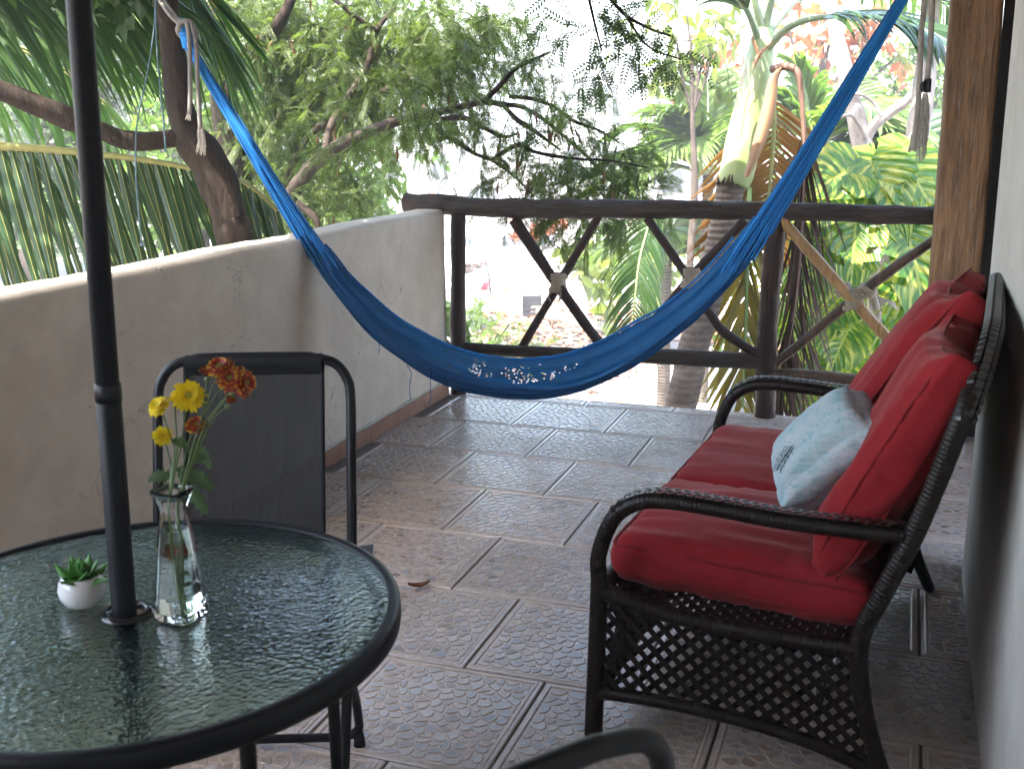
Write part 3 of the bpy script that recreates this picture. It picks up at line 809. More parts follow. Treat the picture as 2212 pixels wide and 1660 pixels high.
def cube_pts(n):
    V = []; F = []; idx = {}
    def vi(p):
        k = tuple(round(q, 5) for q in p)
        if k not in idx: idx[k] = len(V); V.append(k)
        return idx[k]
    g = [-1 + 2 * i / n for i in range(n + 1)]
    for ax in range(3):
        for s_ in (-1, 1):
            for i in range(n):
                for j in range(n):
                    q = []
                    for (a, b) in ((i, j), (i + 1, j), (i + 1, j + 1), (i, j + 1)):
                        p = [0, 0, 0]; p[ax] = s_; p[(ax + 1) % 3] = g[a]; p[(ax + 2) % 3] = g[b]; q.append(vi(p))
                    F.append(tuple(q if s_ > 0 else reversed(q)))
    return V, F
CV, CFc = cube_pts(30)
def cushion(name, label, cat, half, place, bulge=.3, r=.035, seed=0, wr=.006, mat=None, pinch=0.0, group=None, dent=None, piping=True, ears=0.0):
    half = np.array(half); m = MB(); V = []; rr = min(r, half[2] * .95)
    def shape(c):
        p = np.array(c) * half; q = np.clip(p, -(half - rr), half - rr); dd = p - q
        p = q + dd / (np.linalg.norm(dd) + 1e-9) * rr
        x, y = c[0], c[1]; e = max(0, (1 - x * x)) ** .5 * max(0, (1 - y * y)) ** .5
        p[2] += np.sign(c[2]) * abs(c[2]) * bulge * half[2] * e
        if ears:
            k = (abs(x) * abs(y)) ** 7; p[0] += np.sign(x) * ears * k; p[1] += np.sign(y) * ears * k
        if pinch:
            k = (abs(x) * abs(y)) ** 4; p[2] *= 1 - pinch * k
            p[0] *= 1 + .05 * k - .05 * (1 - abs(y)) * abs(x); p[1] *= 1 + .05 * k - .05 * (1 - abs(x)) * abs(y)
        return p
    for c in CV:
        p = shape(c); n0 = nrm(np.array(c) ** 3)
        w_ = wr * (nz((p[0] * 3, p[1] * 9, p[2] * 6), 1.2, seed) + .6 * nz((p[0] * 5, p[1] * 24, p[2] * 12), 1, seed + 3))
        ed = max(abs(c[0]), abs(c[1])) ** 5
        qx, qy = abs(c[0]) ** 3, abs(c[1]) ** 3; e3 = max(qx, qy); al = p[1] if qx > qy else p[0]
        w_ += wr * .9 * e3 * (1 - abs(nz((al * 17, seed, c[2] * .6), 1)) * 2.4) * (1 - .5 * max(abs(c[0]), abs(c[1])) ** 14)
        w_ += wr * .8 * (.5 - abs(nz((p[0] * 2.2 + seed, p[1] * 6.5, c[2] * .5), 1)) * 2)
        p = p + n0 * w_
        if dent: p = dent(c, p)
        V.append(place(p))
    m.add(V, CFc)
    o = obj(name, m, mat or red); tag(o, label, cat, group); ROOTW[o.name] = Matrix.Identity(4)
    if piping:
        for sgn in (1, -1):
            pm_ = MB(); pts = []
            M4 = 26; ring = [(-1 + 2 * i / M4, -1) for i in range(M4)] + [(1, -1 + 2 * i / M4) for i in range(M4)] + [(1 - 2 * i / M4, 1) for i in range(M4)] + [(-1, 1 - 2 * i / M4) for i in range(M4)]
            for x, y in ring:
                c = (x, y, sgn * .80); p = shape(c) * np.array((1.002, 1.002, 1))
                n0 = nrm(np.array((x ** 5, y ** 5, 0)) + 1e-6); p = p + n0 * .003 + np.array((0, 0, .003 * nz((x * 5, y * 5, seed), 1)))
                if dent: p = dent(c, p)
                pts.append(place(p))
            pm_.tube(pts, .0048, 7, True); obj('piping', pm_, redp, o)
    return o
def seat_place(v0, tilt=-.02):
    return lambda p: S(.335 + p[0], v0 + p[1], .448 + p[2] + p[0] * tilt)
cushion('seat_cushion', 'red seat cushion at the near end of the wicker loveseat', 'cushion', (.325, .265, .051), seat_place(.345, -.05), .75, .040, 1.0, .0095)
cushion('seat_cushion', 'red seat cushion at the far end of the wicker loveseat towards the log railing', 'cushion', (.325, .330, .050), seat_place(.935, -.05), .65, .042, 8.0, .006)
def back_place(u0, v0, z0, lean, yaw=0.0, roll=0.0):
    ca, sa = math.cos(lean), math.sin(lean)
    def f(p):
        x, y, z = p                      # x: up the back, y: along, z: towards the sitter
        x, y = x * math.cos(roll) - y * math.sin(roll), x * math.sin(roll) + y * math.cos(roll)
        u = x * sa - z * ca; zz = x * ca + z * sa
        u, y2 = u * math.cos(yaw) - y * math.sin(yaw), u * math.sin(yaw) + y * math.cos(yaw)
        return S(u0 + u, v0 + y2, z0 + zz)
    return f
cushion('back_cushion', 'plump red back cushion at the near end of the loveseat, behind the pale blue pillow', 'cushion', (.268, .275, .060), back_place(.674, .345, .782, .46, .02), .45, .042, 15.0, .012, pinch=.30, ears=.02)
cushion('back_cushion', 'red back cushion at the far end of the loveseat, its corner against the pillar', 'cushion', (.285, .305, .068), back_place(.632, .930, .800, .56, .0, .05), .60, .04, 22.0, .012, pinch=.45, ears=.045)
def pillow_mat():
    m, n, b = new_mat('pale blue dyed cotton'); cc = coords(n, 'Object'); f = tex_noise(n, cc, 9, 8, .72, 1.6); g = tex_noise(n, coords(n, 'Object', (14, 14, 50)), 2.2, 6, .7, 1.2)
    col = ramp(n, f, [(.3, (.20, .38, .42)), (.45, (.36, .46, .49)), (.62, (.48, .50, .52)), (.75, (.50, .43, .42))])
    col = mixc(n, ramp(n, g, [(.52, (0, 0, 0)), (.66, (.75, .75, .75))]), col, (.12, .30, .36))
    n.links.new(col, b.inputs['Base Color']); b.inputs['Roughness'].default_value = .85; b.inputs['Specular IOR Level'].default_value = .2
    bump(n, b, tex_noise(n, cc, 300, 3), .3, .002); return m
pA, pB, pC, pD = np.array((1.265, -2.735, .565)), np.array((1.325, -3.10, .562)), np.array((1.485, -2.62, .800)), np.array((1.525, -2.97, .785))
pc = (pA + pB + pC + pD) / 4; pv = nrm((pA + pC) - (pB + pD)); pu = nrm((pC + pD) - (pA + pB)); pu = nrm(pu - pv * (pu @ pv)); pn = np.cross(pu, pv)
if pn[0] > 0: pn = -pn
cushion('throw_pillow', 'pale blue tie-dyed throw pillow with dark scribble on the red loveseat', 'pillow', (.155, .178, .050), lambda p: pc + pu * p[0] + pv * p[1] + pn * p[2] + SZ * .035, .85, .05, 31.0, .006, pillow_mat(), .75, None, None, False)
pil_o = bpy.data.objects['throw_pillow']
ink = simple('grey ink', (.05, .075, .085), (.10, .13, .14), 40, .9, .1)
from mathutils.bvhtree import BVHTree
_bv = BVHTree.FromPolygons([v.co for v in pil_o.data.vertices], [p.vertices for p in pil_o.data.polygons])
def on_pillow(a, b_):
    o_ = pc + pu * a + pv * b_ + pn * .3 + SZ * .035; h = _bv.ray_cast(Vector(o_), Vector(-pn))
    return np.array(h[0]) + pn * .0012 if h[0] else o_ - pn * .25
sk_ = MB()
for (a0, b0, a1, b1, wd) in ((-.045, -.085, -.105, -.115, .006), (-.055, -.07, -.115, -.10, .002), (-.04, -.10, -.10, -.135, .003), (-.06, -.06, -.12, -.085, .0015)):
    pts = [on_pillow(a0 + (a1 - a0) * q + .004 * math.sin(q * 30), b0 + (b1 - b0) * q + .004 * math.sin(q * 23)) for q in np.linspace(0, 1, 16)]
    for p, q in zip(pts, pts[1:]):
        d_ = nrm(np.cross(q - p, pn)) * wd; sk_.add([p - d_, p + d_, q + d_, q - d_], [(0, 1, 2, 3)])
obj('ink_scribble', sk_, ink, pil_o)

# ================================================================== TABLE, CHAIRS
metal = simple('black powder-coated metal', (.0035, .0038, .006), (.006, .0065, .009), 30, .42, .3, 200, .08, .001)
TC = np.array((.339, -4.268, 0)); TR = .458
table = thing('glass_table', 'round patio table with pebbled green glass top and black metal rim', 'table', tuple(TC))
def glass_mat():
    m, n, b = new_mat('pebbled green glass'); cc = coords(n, 'Object')
    b.inputs['Base Color'].default_value = (.42, .62, .56, 1); b.inputs['Transmission Weight'].default_value = 1
    b.inputs['Roughness'].default_value = .10; b.inputs['IOR'].default_value = 1.45
    v = N(n, 'ShaderNodeTexVoronoi'); v.feature = 'SMOOTH_F1'; v.inputs['Scale'].default_value = 105; v.inputs['Smoothness'].default_value = .6; n.links.new(cc, v.inputs['Vector'])
    h = math_n(n, 'ADD', v.outputs['Distance'], math_n(n, 'MULTIPLY', tex_noise(n, cc, 60, 3), .7))
    bump(n, b, h, .26, .004); return m
g = MB(); prof = [(.028, .7165), (.444, .7165), (.444, .7225), (.028, .7225), (.028, .7165)]
g.lathe(prof, 96, TC); obj('glass_top', g, glass_mat(), table, smooth=False, auto=40)
g = MB(); g.lathe([(.436, .7225), (.440, .7265), (.450, .7275), (.456, .7245), (.459, .718), (.4595, .700), (.458, .689), (.452, .685), (.444, .687), (.441, .694), (.441, .714), (.436, .7155), (.436, .7225)], 128, TC)
obj('rim', g, metal, table)
g = MB(); g.lathe([(.026, .722), (.028, .728), (.034, .732), (.041, .7305), (.046, .7265), (.047, .7235), (.028, .7228), (.026, .722)], 48, TC + np.array((-.012, -.008, 0)))
obj('pole_ring', g, simple('glossy black plastic', (.008, .008, .009), None, 5, .15, .6), table)
for a in (61, 151, 241, 331):
    ca, sa = math.cos(R(a)), math.sin(R(a)); g = MB()
    g.tube(smooth_pts([TC + np.array((.40 * ca, .40 * sa, .692)), TC + np.array((.387 * ca, .387 * sa, .62)), TC + np.array((.386 * ca, .386 * sa, .2)), TC + np.array((.395 * ca, .395 * sa, .0005))], 6), .0125, 12)
    obj('leg', g, metal, table)
g = MB(); g.tube([TC + np.array((.385 * math.cos(t), .385 * math.sin(t), .12)) for t in np.linspace(0, 6.283, 60)[:-1]], .008, 8, True); obj('brace_ring', g, metal, table)
g = MB(); g.tube([TC + np.array((.42 * math.cos(t), .42 * math.sin(t), .695)) for t in np.linspace(0, 6.283, 60)[:-1]], .010, 8, True); obj('under_ring', g, metal, table)

pole = thing('umbrella_pole', 'black metal patio umbrella pole rising through the middle of the glass table', 'umbrella pole', (.322, -4.280, 0))
pb, pt = np.array((.309, -4.285, 0)), np.array((.3585, -4.262, 2.5))
def pp_(z): return pb + (pt - pb) * (z / 2.5)
def pole_mat():
    m, n, b = new_mat('chipped black pole paint'); cc = coords(n, 'Object', (1, 1, .35))
    chips = ramp(n, tex_noise(n, cc, 70, 4, .6), [(.70, (0, 0, 0)), (.72, (1, 1, 1))]); gate = ramp(n, tex_noise(n, coords(n, 'Object'), 9, 2), [(.5, (0, 0, 0)), (.6, (1, 1, 1))])
    n.links.new(mixc(n, math_n(n, 'MULTIPLY', chips, gate), (.006, .0065, .0095), (.30, .34, .32)), b.inputs['Base Color'])
    b.inputs['Roughness'].default_value = .5; b.inputs['Specular IOR Level'].default_value = .25; return m
def ptube(z0, z1, r0, r1, k=24):
    m = MB(); m.tube([pp_(z0), pp_(z0 + .002), pp_((z0 + z1) / 2), pp_(z1 - .002), pp_(z1)], [r0 * .93, r0, (r0 + r1) / 2, r1, r1 * .93], k); return m
obj('lower_tube', ptube(.06, 1.122, .0212, .0205), pole_mat(), pole)
bs = MB(); bs.lathe([(0, .001), (.21, .001), (.215, .02), (.20, .045), (.06, .065), (.03, .12), (.027, .16), (0, .16)], 40, pb); obj('base', bs, metal, pole)
obj('collar', ptube(1.103, 1.135, .0218, .0215), metal, pole)
obj('upper_tube', ptube(1.13, 2.5, .0192, .0192), simple('satin black pole', (.006, .0064, .0085), (.008, .0085, .011), 20, .5, .25, .5), pole)

def mesh_sling():
    m, n, b = new_mat('black mesh sling'); cc = coords(n, 'Object')
    def wave(d, s_):
        wv = N(n, 'ShaderNodeTexWave'); wv.bands_direction = d; wv.inputs['Scale'].default_value = s_; n.links.new(cc, wv.inputs['Vector']); return wv.outputs['Fac']
    f = math_n(n, 'MULTIPLY', wave('X', 75), wave('Z', 75)); st = tex_noise(n, coords(n, 'Object', (60, 1, 1)), 1.5, 4, .7)
    n.links.new(mixc(n, .8, ramp(n, f, [(.2, (.0025, .0025, .003)), (.8, (.009, .0085, .009))]), ramp(n, st, [(.3, (.7, .7, .7)), (.7, (1.3, 1.3, 1.3))]), 'MULTIPLY'), b.inputs['Base Color'])
    b.inputs['Roughness'].default_value = .6; bump(n, b, f, .4, .002)
    tr = N(n, 'ShaderNodeBsdfTransparent'); mx = N(n, 'ShaderNodeMixShader')
    n.links.new(math_n(n, 'MULTIPLY', ramp(n, f, [(.15, (1, 1, 1)), (.35, (0, 0, 0))]), .10), mx.inputs[0])
    n.links.new(b.outputs[0], mx.inputs[1]); n.links.new(tr.outputs[0], mx.inputs[2]); n.links.new(mx.outputs[0], n.nodes['Material Output'].inputs[0])
    return m
SLING = mesh_sling(); HEM = simple('black sling hem', (.004, .0042, .006), (.007, .0072, .009), 60, .7, .3, 300, .3, .001)
def make_chair(label, loc, rz, sw=.335):
    """folding sling chair; local x across, sitter faces -y"""
    ch = thing('folding_chair', label, 'chair', loc, rz, None)
    h = .236
    loop = [(-h, -.40, .012), (-h, -.05, .43), (-h, .02, .54), (-h, .075, .72), (-h, .125, .885), (-h + .010, .139, .935), (-h + .040, .147, .970), (-h + .09, .149, .983), (-.12, .150, .986), (0, .150, .987)]
    full = loop + [(-x, y, z) for x, y, z in reversed(loop[:-1])]
    obj('back_frame', MB().tube(smooth_pts(full, 8), .0125, 12), metal, ch, local=True)
    leg = [(-.215, -.46, .435), (-.215, -.30, .42), (-.232, -.08, .22), (-h, -.01, .085), (-h + .004, .0, .05), (-h + .03, .004, .03), (-h + .08, .005, .026), (0, .005, .026)]
    full = leg + [(-x, y, z) for x, y, z in reversed(leg[:-1])]
    obj('seat_frame', MB().tube(smooth_pts(full, 7), .0115, 12), metal, ch, local=True)
    for s_ in (-1, 1):
        f = MB(); f.tube([(s_ * (h - .002), .006, .0005), (s_ * (h - .002), .006, .014), (s_ * (h - .004), .004, .04)], [.015, .0145, .013], 10); obj('foot', f, HEM, ch, local=True)
        f = MB(); f.tube([(s_ * h, -.40, .0005), (s_ * h, -.395, .03)], [.015, .014], 10); obj('foot', f, HEM, ch, local=True)
        b = MB(); b.obox((s_ * (h + .026), -.02, .512), (.026, .0, .004), (0, .055, .012), (0, -.004, .010)); obj('hinge_plate', b, simple('grey hinge plate', (.10, .105, .115), (.16, .165, .18), 20, .35, .5, metal=.6), ch, local=True, smooth=False)
    def bp(a, c):
        z = .50 + .486 * c; y = float(np.interp(z, [.50, .54, .72, .885, .986], [-.004, .016, .071, .121, .150]))
        x = (a - .5) * sw
        y += .010 * (1 - (2 * a - 1) ** 2) * math.sin(math.pi * min(1, c * 1.05))
        return (x, y, z)
    sl_ = MB(); sl_.grid(bp, 14, 20); sling = obj('back_sling', sl_, SLING, ch, local=True)
    hm = MB()
    for x in (0.0, 1.0): hm.tube([np.array(bp(x, c)) for c in np.linspace(0, 1, 14)], .0058, 6)
    hm.grid(lambda a, c: np.array(bp(a, .915 + .10 * c)) + np.array((0, -.010 * math.sin(math.pi * c) - .003, .0125 * math.sin(math.pi * c))), 14, 6)
    hm.grid(lambda a, c: np.array(bp(a, .915 + .10 * c)) + np.array((0, .012 * math.sin(math.pi * c) + .003, .0125 * math.sin(math.pi * c))), 14, 6)
    obj('hem', hm, HEM, sling, local=True)
    ss = MB(); ss.grid(lambda a, c: ((a - .5) * .40, -.45 + .42 * c, .438 - .014 * math.sin(math.pi * c) - .01 * c), 10, 10); obj('seat_sling', ss, SLING, ch, local=True)
    return ch
cr_ = R(21.3); e_ = np.array((-math.sin(cr_), math.cos(cr_), 0)); tcen = TC + e_ * .734 + np.array((math.cos(cr_), math.sin(cr_), 0)) * .048
make_chair('black folding sling chair pushed in behind the glass table beside the parapet', tuple(tcen), cr_)
make_chair('black folding chair close to the camera, only its top frame corner showing', (1.118, -4.852, 0), R(-125.6), .20)

# ---- on the table
TZ = .7227
def clear_glass():
    m, n, b = new_mat('clear glass'); b.inputs['Base Color'].default_value = (.97, .99, .98, 1); b.inputs['Transmission Weight'].default_value = 1
    b.inputs['Roughness'].default_value = .01; b.inputs['IOR'].default_value = 1.45; return m
vc = np.array((.4225, -4.2515, TZ)); va = math.atan2(-5.716 - vc[1], 1.555 - vc[0]) + R(4)
def sq_loop(hs, z, rnd=.18, n=40):
    out = []; p = 7
    for k in range(n):
        a = 2 * math.pi * k / n; ca, sa = math.cos(a), math.sin(a); r_ = hs / ((abs(ca) ** p + abs(sa) ** p) ** (1 / p))
        x, y = r_ * ca, r_ * sa; b_ = va + math.pi / 4
        out.append(vc + np.array((x * math.cos(b_) - y * math.sin(b_), x * math.sin(b_) + y * math.cos(b_), z)))
    return out
def loft(m, rings):
    n = len(rings[0]); V = [p for r_ in rings for p in r_]
    F = [(i * n + k, i * n + (k + 1) % n, (i + 1) * n + (k + 1) % n, (i + 1) * n + k) for i in range(len(rings) - 1) for k in range(n)]
    F.append(tuple(reversed(range(n)))); F.append(tuple((len(rings) - 1) * n + k for k in range(n))); m.add(V, F); return m
vp = [(.0335, .0005), (.0358, .004), (.0345, .02), (.0255, .12), (.0195, .175), (.0180, .190), (.0195, .203), (.0245, .216), (.0275, .228), (.0272, .231)]
inn = [(.0245, .228), (.0205, .214), (.0165, .203), (.0150, .190), (.0165, .175), (.0222, .12), (.0305, .022), (.0300, .012)]
vase = MB(); loft(vase, [sq_loop(h_, z) for h_, z in vp + inn]); vm = clear_glass()
vo = tag(obj('vase', vase, vm, auto=40), 'square clear glass vase of water on the glass table', 'vase'); ROOTW[vo.name] = Matrix.Identity(4)
wm_, n_, b_ = new_mat('vase water'); b_.inputs['Base Color'].default_value = (.93, .96, .88, 1); b_.inputs['Transmission Weight'].default_value = 1; b_.inputs['Roughness'].default_value = 0; b_.inputs['IOR'].default_value = 1.2
wt = MB(); loft(wt, [sq_loop(h_ - .0006, z) for h_, z in ((.0295, .0128), (.0300, .022), (.0222, .12), (.0180, .160))])
tag(obj('water', wt, wm_, vo, auto=40))
stem_m = leaf_mat('flower stem', (.10, .17, .055), (.17, .25, .09), .1)
fleaf = leaf_mat('chrysanthemum leaf', (.05, .095, .045), (.10, .16, .075), .2, .6)
ypet = leaf_mat('yellow petal', (.78, .58, .012), (.86, .70, .03), .3, .6, .2, (1.2, 1.1, .6))
ydis = simple('yellow-green flower centre', (.36, .34, .02), (.55, .48, .03), 200, .8)
def red_pet():
    m, n, b = new_mat('red petal with yellow tip'); t = N(n, 'ShaderNodeUVMap'); s_ = N(n, 'ShaderNodeSeparateXYZ'); n.links.new(t.outputs[0], s_.inputs[0])
    g = N(n, 'ShaderNodeNewGeometry'); v = math_n(n, 'ADD', s_.outputs[0], math_n(n, 'MULTIPLY', math_n(n, 'SUBTRACT', g.outputs['Random Per Island'], .5), .25))
    n.links.new(ramp(n, v, [(.50, (.22, .008, .006)), (.80, (.30, .016, .008)), (.97, (.70, .38, .02))]), b.inputs['Base Color']); b.inputs['Roughness'].default_value = .6; return m
rpet = red_pet()
def head(name, parent, c, nrm_, r_, mat, center=True, layers=3, npet=20, cup=.25, cm=None):
    nrm_ = nrm(nrm_); a = nrm(np.cross(nrm_, np.array((.3, .9, .2)))); b = np.cross(nrm_, a); V = []; F = []; UV = []
    for ly in range(layers):
        k0 = npet - 3 * ly; lr = r_ * (1 - .2 * ly); up = cup + .30 * ly
        for k in range(k0):
            an = 2 * math.pi * (k + .5 * ly) / k0 + random.uniform(-.08, .08); d = a * math.cos(an) + b * math.sin(an); sd = np.cross(nrm_, d); l = lr * random.uniform(.88, 1.08); wv_ = r_ * .112
            i0 = len(V)
            for q, ww in ((.12, .5), (.5, 1.0), (.85, .9), (1.0, .35)):
                ctr = c + d * l * q * math.cos(up * .6) + nrm_ * (l * (up * q - .28 * q * q) + .0015 * ly)
                V += [ctr - sd * wv_ * ww + nrm_ * .0012, ctr + sd * wv_ * ww + nrm_ * .0012]; UV += [q, q]
            for q in range(3): F.append((i0 + 2 * q, i0 + 2 * q + 1, i0 + 2 * q + 3, i0 + 2 * q + 2))
    M = inv_of(parent); V = [tuple(M @ Vector(p)) for p in V]
    me_ = mesh_of(name, V, F, mat, True); uvl = me_.uv_layers.new(name='UVMap')
    uvl.data.foreach_set('uv', np.array([(UV[i], .5) for f in F for i in f], np.float32).ravel())
    o = link(bpy.data.objects.new(name, me_)); o.parent = parent
    if center:
        m = MB(); m.grid(lambda u_, v_: c + nrm_ * (r_ * .16 + .25 * r_ * math.cos(v_ * 1.5) * .9 - .05 * r_) + (a * math.cos(6.283 * u_) + b * math.sin(6.283 * u_)) * r_ * .30 * math.sin(v_ * 1.57 + .001), 12, 5, True)
        obj('flower_centre', m, cm or ydis, o)
    cal = MB(); cal.tube([c - nrm_ * r_ * .45, c - nrm_ * r_ * .22, c + nrm_ * .001], [.0022, r_ * .26, r_ * .30], 8); obj('calyx', cal, stem_m, o)
    return o
def FP(px, py, d=1.91): return P(px, py, d)
tocam = nrm(CAM - np.array((.48, -4.25, 1.1)))
def cleaf(m, base, d, l, side, droop=.4):
    """lobed chrysanthemum leaf"""
    d = nrm(d); side = nrm(side - d * (side @ d)); up = np.cross(d, side); w_ = [.10, .16, .42, .22, .50, .26, .46, .22, .30, .04]; V = []; F = []
    for i, x in enumerate(w_):
        q = i / 9; c = base + d * l * q - np.array((0, 0, 1)) * droop * l * q * q
        V += [c - side * l * x * .75 + up * .1 * l * x, c, c + side * l * x * .75 + up * .1 * l * x]
    for i in range(9): F += [(3 * i, 3 * i + 1, 3 * i + 4, 3 * i + 3), (3 * i + 1, 3 * i + 2, 3 * i + 5, 3 * i + 4)]
    m.add(V, F)
def spray(label, heads, leaves, base_px, seedy):
    th = thing('chrysanthemum_spray', label, 'flowers', tuple(vc))
    neck = vc + np.array((seedy * .006, seedy * .004, .20)); st = MB(); bot = vc + np.array((-.012 * seedy, .01 * seedy, .018))
    st.tube(smooth_pts([bot, vc + np.array((.004 * seedy, 0, .1)), neck], 6), .0022, 7)
    for (px, py, r_, n_, kind, jn) in heads:
        c = FP(px, py); j = FP(*jn); st.tube(smooth_pts([neck, neck * .4 + j * .6 + np.array((0, 0, .004)), j], 6), .0017, 6)
        st.tube(smooth_pts([j, (j + c) / 2 + np.array((0, 0, .006)), c - nrm(n_) * r_ * .3], 6), .0014, 6)
    so_ = obj('stem', st, stem_m, th)
    for (px, py, r_, n_, kind, jn) in heads:
        r_ *= 1.2
        if kind == 'y': head('flower', th, FP(px, py), n_, r_, ypet, True, 3, 24, .22)
        elif kind == 'r': head('flower', th, FP(px, py), n_, r_, rpet, True, 3, 20, .25, simple('green flower centre', (.10, .14, .02), (.2, .24, .03), 200, .8))
        else: head('bud', th, FP(px, py), n_, r_, rpet if kind == 'b' else ypet, False, 3, 14, 1.1)
    for (px, py, l, dx, dz) in leaves:
        lf = MB(); b = FP(px, py); d = CR * dx + CU * dz - CF * random.uniform(-.2, .3); cleaf(lf, b, d, l * 1.25, np.cross(d, -CF) + CF * .3, random.uniform(.2, .6)); obj('leaf', lf, fleaf, th)
    for k in range(5):
        lf = MB(); b = vc + np.array((random.uniform(-.01, .01), random.uniform(-.01, .01), .03 + .025 * k)); d = np.array((random.uniform(-1, 1), random.uniform(-1, 1), .2)); cleaf(lf, b, d, .016, np.array((0, 0, 1.)), .3); obj('leaf', lf, fleaf, th)
    return th
up_ = np.array((0, 0, 1.))
spray('yellow chrysanthemum spray standing in the glass vase', [(408, 856, .0265, tocam + up_ * .5, 'y', (392, 960)), (343, 878, .0185, tocam * .7 + up_ * .6 - CR * .5, 'y', (378, 970)), (351, 941, .0150, tocam + up_ * .15, 'y', (372, 1010)), (377, 872, .011, up_ - CR * .2, 'u', (384, 960))],
      [(371, 1030, .034, -1, .25), (380, 1012, .03, .9, -.3), (372, 950, .024, 1, -.2)], None, -1)
spray('red chrysanthemum spray with yellow petal tips leaning right from the glass vase', [(475, 794, .0225, up_ + tocam * .5 - CR * .2, 'r', (440, 900)), (496, 817, .0230, tocam + up_ * .25, 'r', (440, 900)), (528, 826, .0225, CR * .8 + tocam * .5 + up_ * .1, 'r', (448, 905)), (424, 919, .0180, up_ * .8 + tocam * .5, 'r', (400, 985)), (448, 817, .0150, up_ + tocam * .2, 'b', (440, 890)), (492, 874, .0125, up_ + CR * .6, 'b', (448, 930)), (380, 1190, .013, tocam, 'r', (384, 1120)), (505, 850, .016, CR + up_ * .2, 'b', (448, 915))],
      [(410, 1020, .036, 1, -.5), (400, 1035, .04, .9, .15), (405, 975, .03, 1, -.1), (418, 958, .03, .9, -.7), (398, 1050, .038, .7, -.5), (390, 1040, .03, .3, .6), (412, 1000, .03, .5, .6)], None, 1)
potc = PZ(181, 1306, TZ)
pot = thing('potted_succulent', 'small green succulent in a round white ceramic pot on the glass table', 'potted plant', tuple(potc))
p_ = MB(); p_.lathe([(0, .0006), (.020, .0006), (.030, .006), (.0385, .020), (.0405, .033), (.038, .046), (.0325, .056), (.0305, .0575), (.0288, .056), (.034, .044), (.034, .03), (0, .028)], 48, potc)
wm2, n2, b2 = new_mat('white glazed ceramic'); b2.inputs['Base Color'].default_value = (.74, .73, .73, 1); b2.inputs['Roughness'].default_value = .12; b2.inputs['Coat Weight'].default_value = .4
obj('pot', p_, wm2, pot)
s_ = MB(); s_.lathe([(0, .050), (.034, .047), (.033, .043)], 24, potc); obj('soil', s_, simple('dark soil', (.02, .018, .012), (.05, .04, .03), 200, .95), pot)
sm = leaf_mat('succulent leaf', (.07, .25, .05), (.14, .38, .09), .12, .35, .5)
for k in range(17):
    an = k * 2.4; el = .06 + .082 * k; l = .058 - .0017 * k; d = np.array((math.cos(an) * math.cos(el), math.sin(an) * math.cos(el), math.sin(el))); sd = np.array((-math.sin(an), math.cos(an), 0)); up2 = np.cross(d, sd) * -1
    def lf_(a, b_):
        q = b_; w_ = (.0145 - .0003 * k) * (math.sin(math.pi * min(1, q * .9 + .1)) ** .7) * (1 - q ** 4) + .0004; th_ = .0028 * (1 - q) + .0004; an_ = 6.283 * a
        return potc + np.array((0, 0, .050)) + d * (.004 + l * q) + sd * w_ * math.cos(an_) + up2 * (th_ * math.sin(an_) + .007 * math.cos(an_) ** 2 * math.sin(math.pi * q) - .006 * q * q)
    m = MB(); m.grid(lf_, 10, 9, True); obj('leaf', m, sm, pot)

# ---- dry leaf on the tiles
dl = MB(); lc = PZ(905, 1268, .004)
def dleaf(a, c):
    d = nrm(np.array((.80, .55, 0))); s2 = np.array((-d[1], d[0], 0)); q = c; w_ = .013 * math.sin(math.pi * min(1, q * .95 + .03)) ** .8
    x = (a - .5) * 2
    return lc + d * (q - .5) * .075 + s2 * w_ * x + np.array((0, 0, .002 + .010 * x * x + .012 * (q - .5) ** 2 * 4))
dl.grid(dleaf, 7, 14)
tag(obj('dry_leaf', dl, leaf_mat('dry brown leaf', (.09, .032, .015), (.16, .06, .03), .1, .6)), 'single curled dry brown leaf lying on the tiled floor', 'leaf')

# ================================================================== VEGETATION
bark_d = None
def bark(name, c1, c2, sc_=(9, 9, 2.2), bs=.9, ring=False):
    m, n, b = new_mat(name); cc = coords(n, 'Object', sc_); f = tex_noise(n, cc, 2.6, 8, .7, .8); g = tex_noise(n, coords(n, 'Object'), 2.4, 4)
    col = mixc(n, .7, ramp(n, f, [(.3, c1), (.7, c2)]), ramp(n, g, [(.3, (.65, .65, .65)), (.7, (1.3, 1.3, 1.3))]), 'MULTIPLY')
    h = f
    if ring:
        wv = N(n, 'ShaderNodeTexWave'); wv.bands_direction = 'Z'; wv.inputs['Scale'].default_value = 7.5; wv.inputs['Distortion'].default_value = 2.2; wv.inputs['Detail'].default_value = 3
        n.links.new(coords(n, 'Object'), wv.inputs['Vector']); h = math_n(n, 'ADD', f, wv.outputs['Fac'])
        col = mixc(n, .55, col, ramp(n, wv.outputs['Fac'], [(.1, (.68, .66, .64)), (.5, (1.1, 1.1, 1.1))]), 'MULTIPLY')
    n.links.new(col, b.inputs['Base Color']); b.inputs['Roughness'].default_value = .85; b.inputs['Specular IOR Level'].default_value = .25
    bump(n, b, h, bs, .02); return m
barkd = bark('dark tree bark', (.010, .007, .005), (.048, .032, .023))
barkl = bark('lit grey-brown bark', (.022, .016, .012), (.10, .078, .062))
barkg = bark('smooth pale grey bark', (.17, .145, .125), (.32, .28, .25), (5, 5, 3), .4)
LIMBS = {}
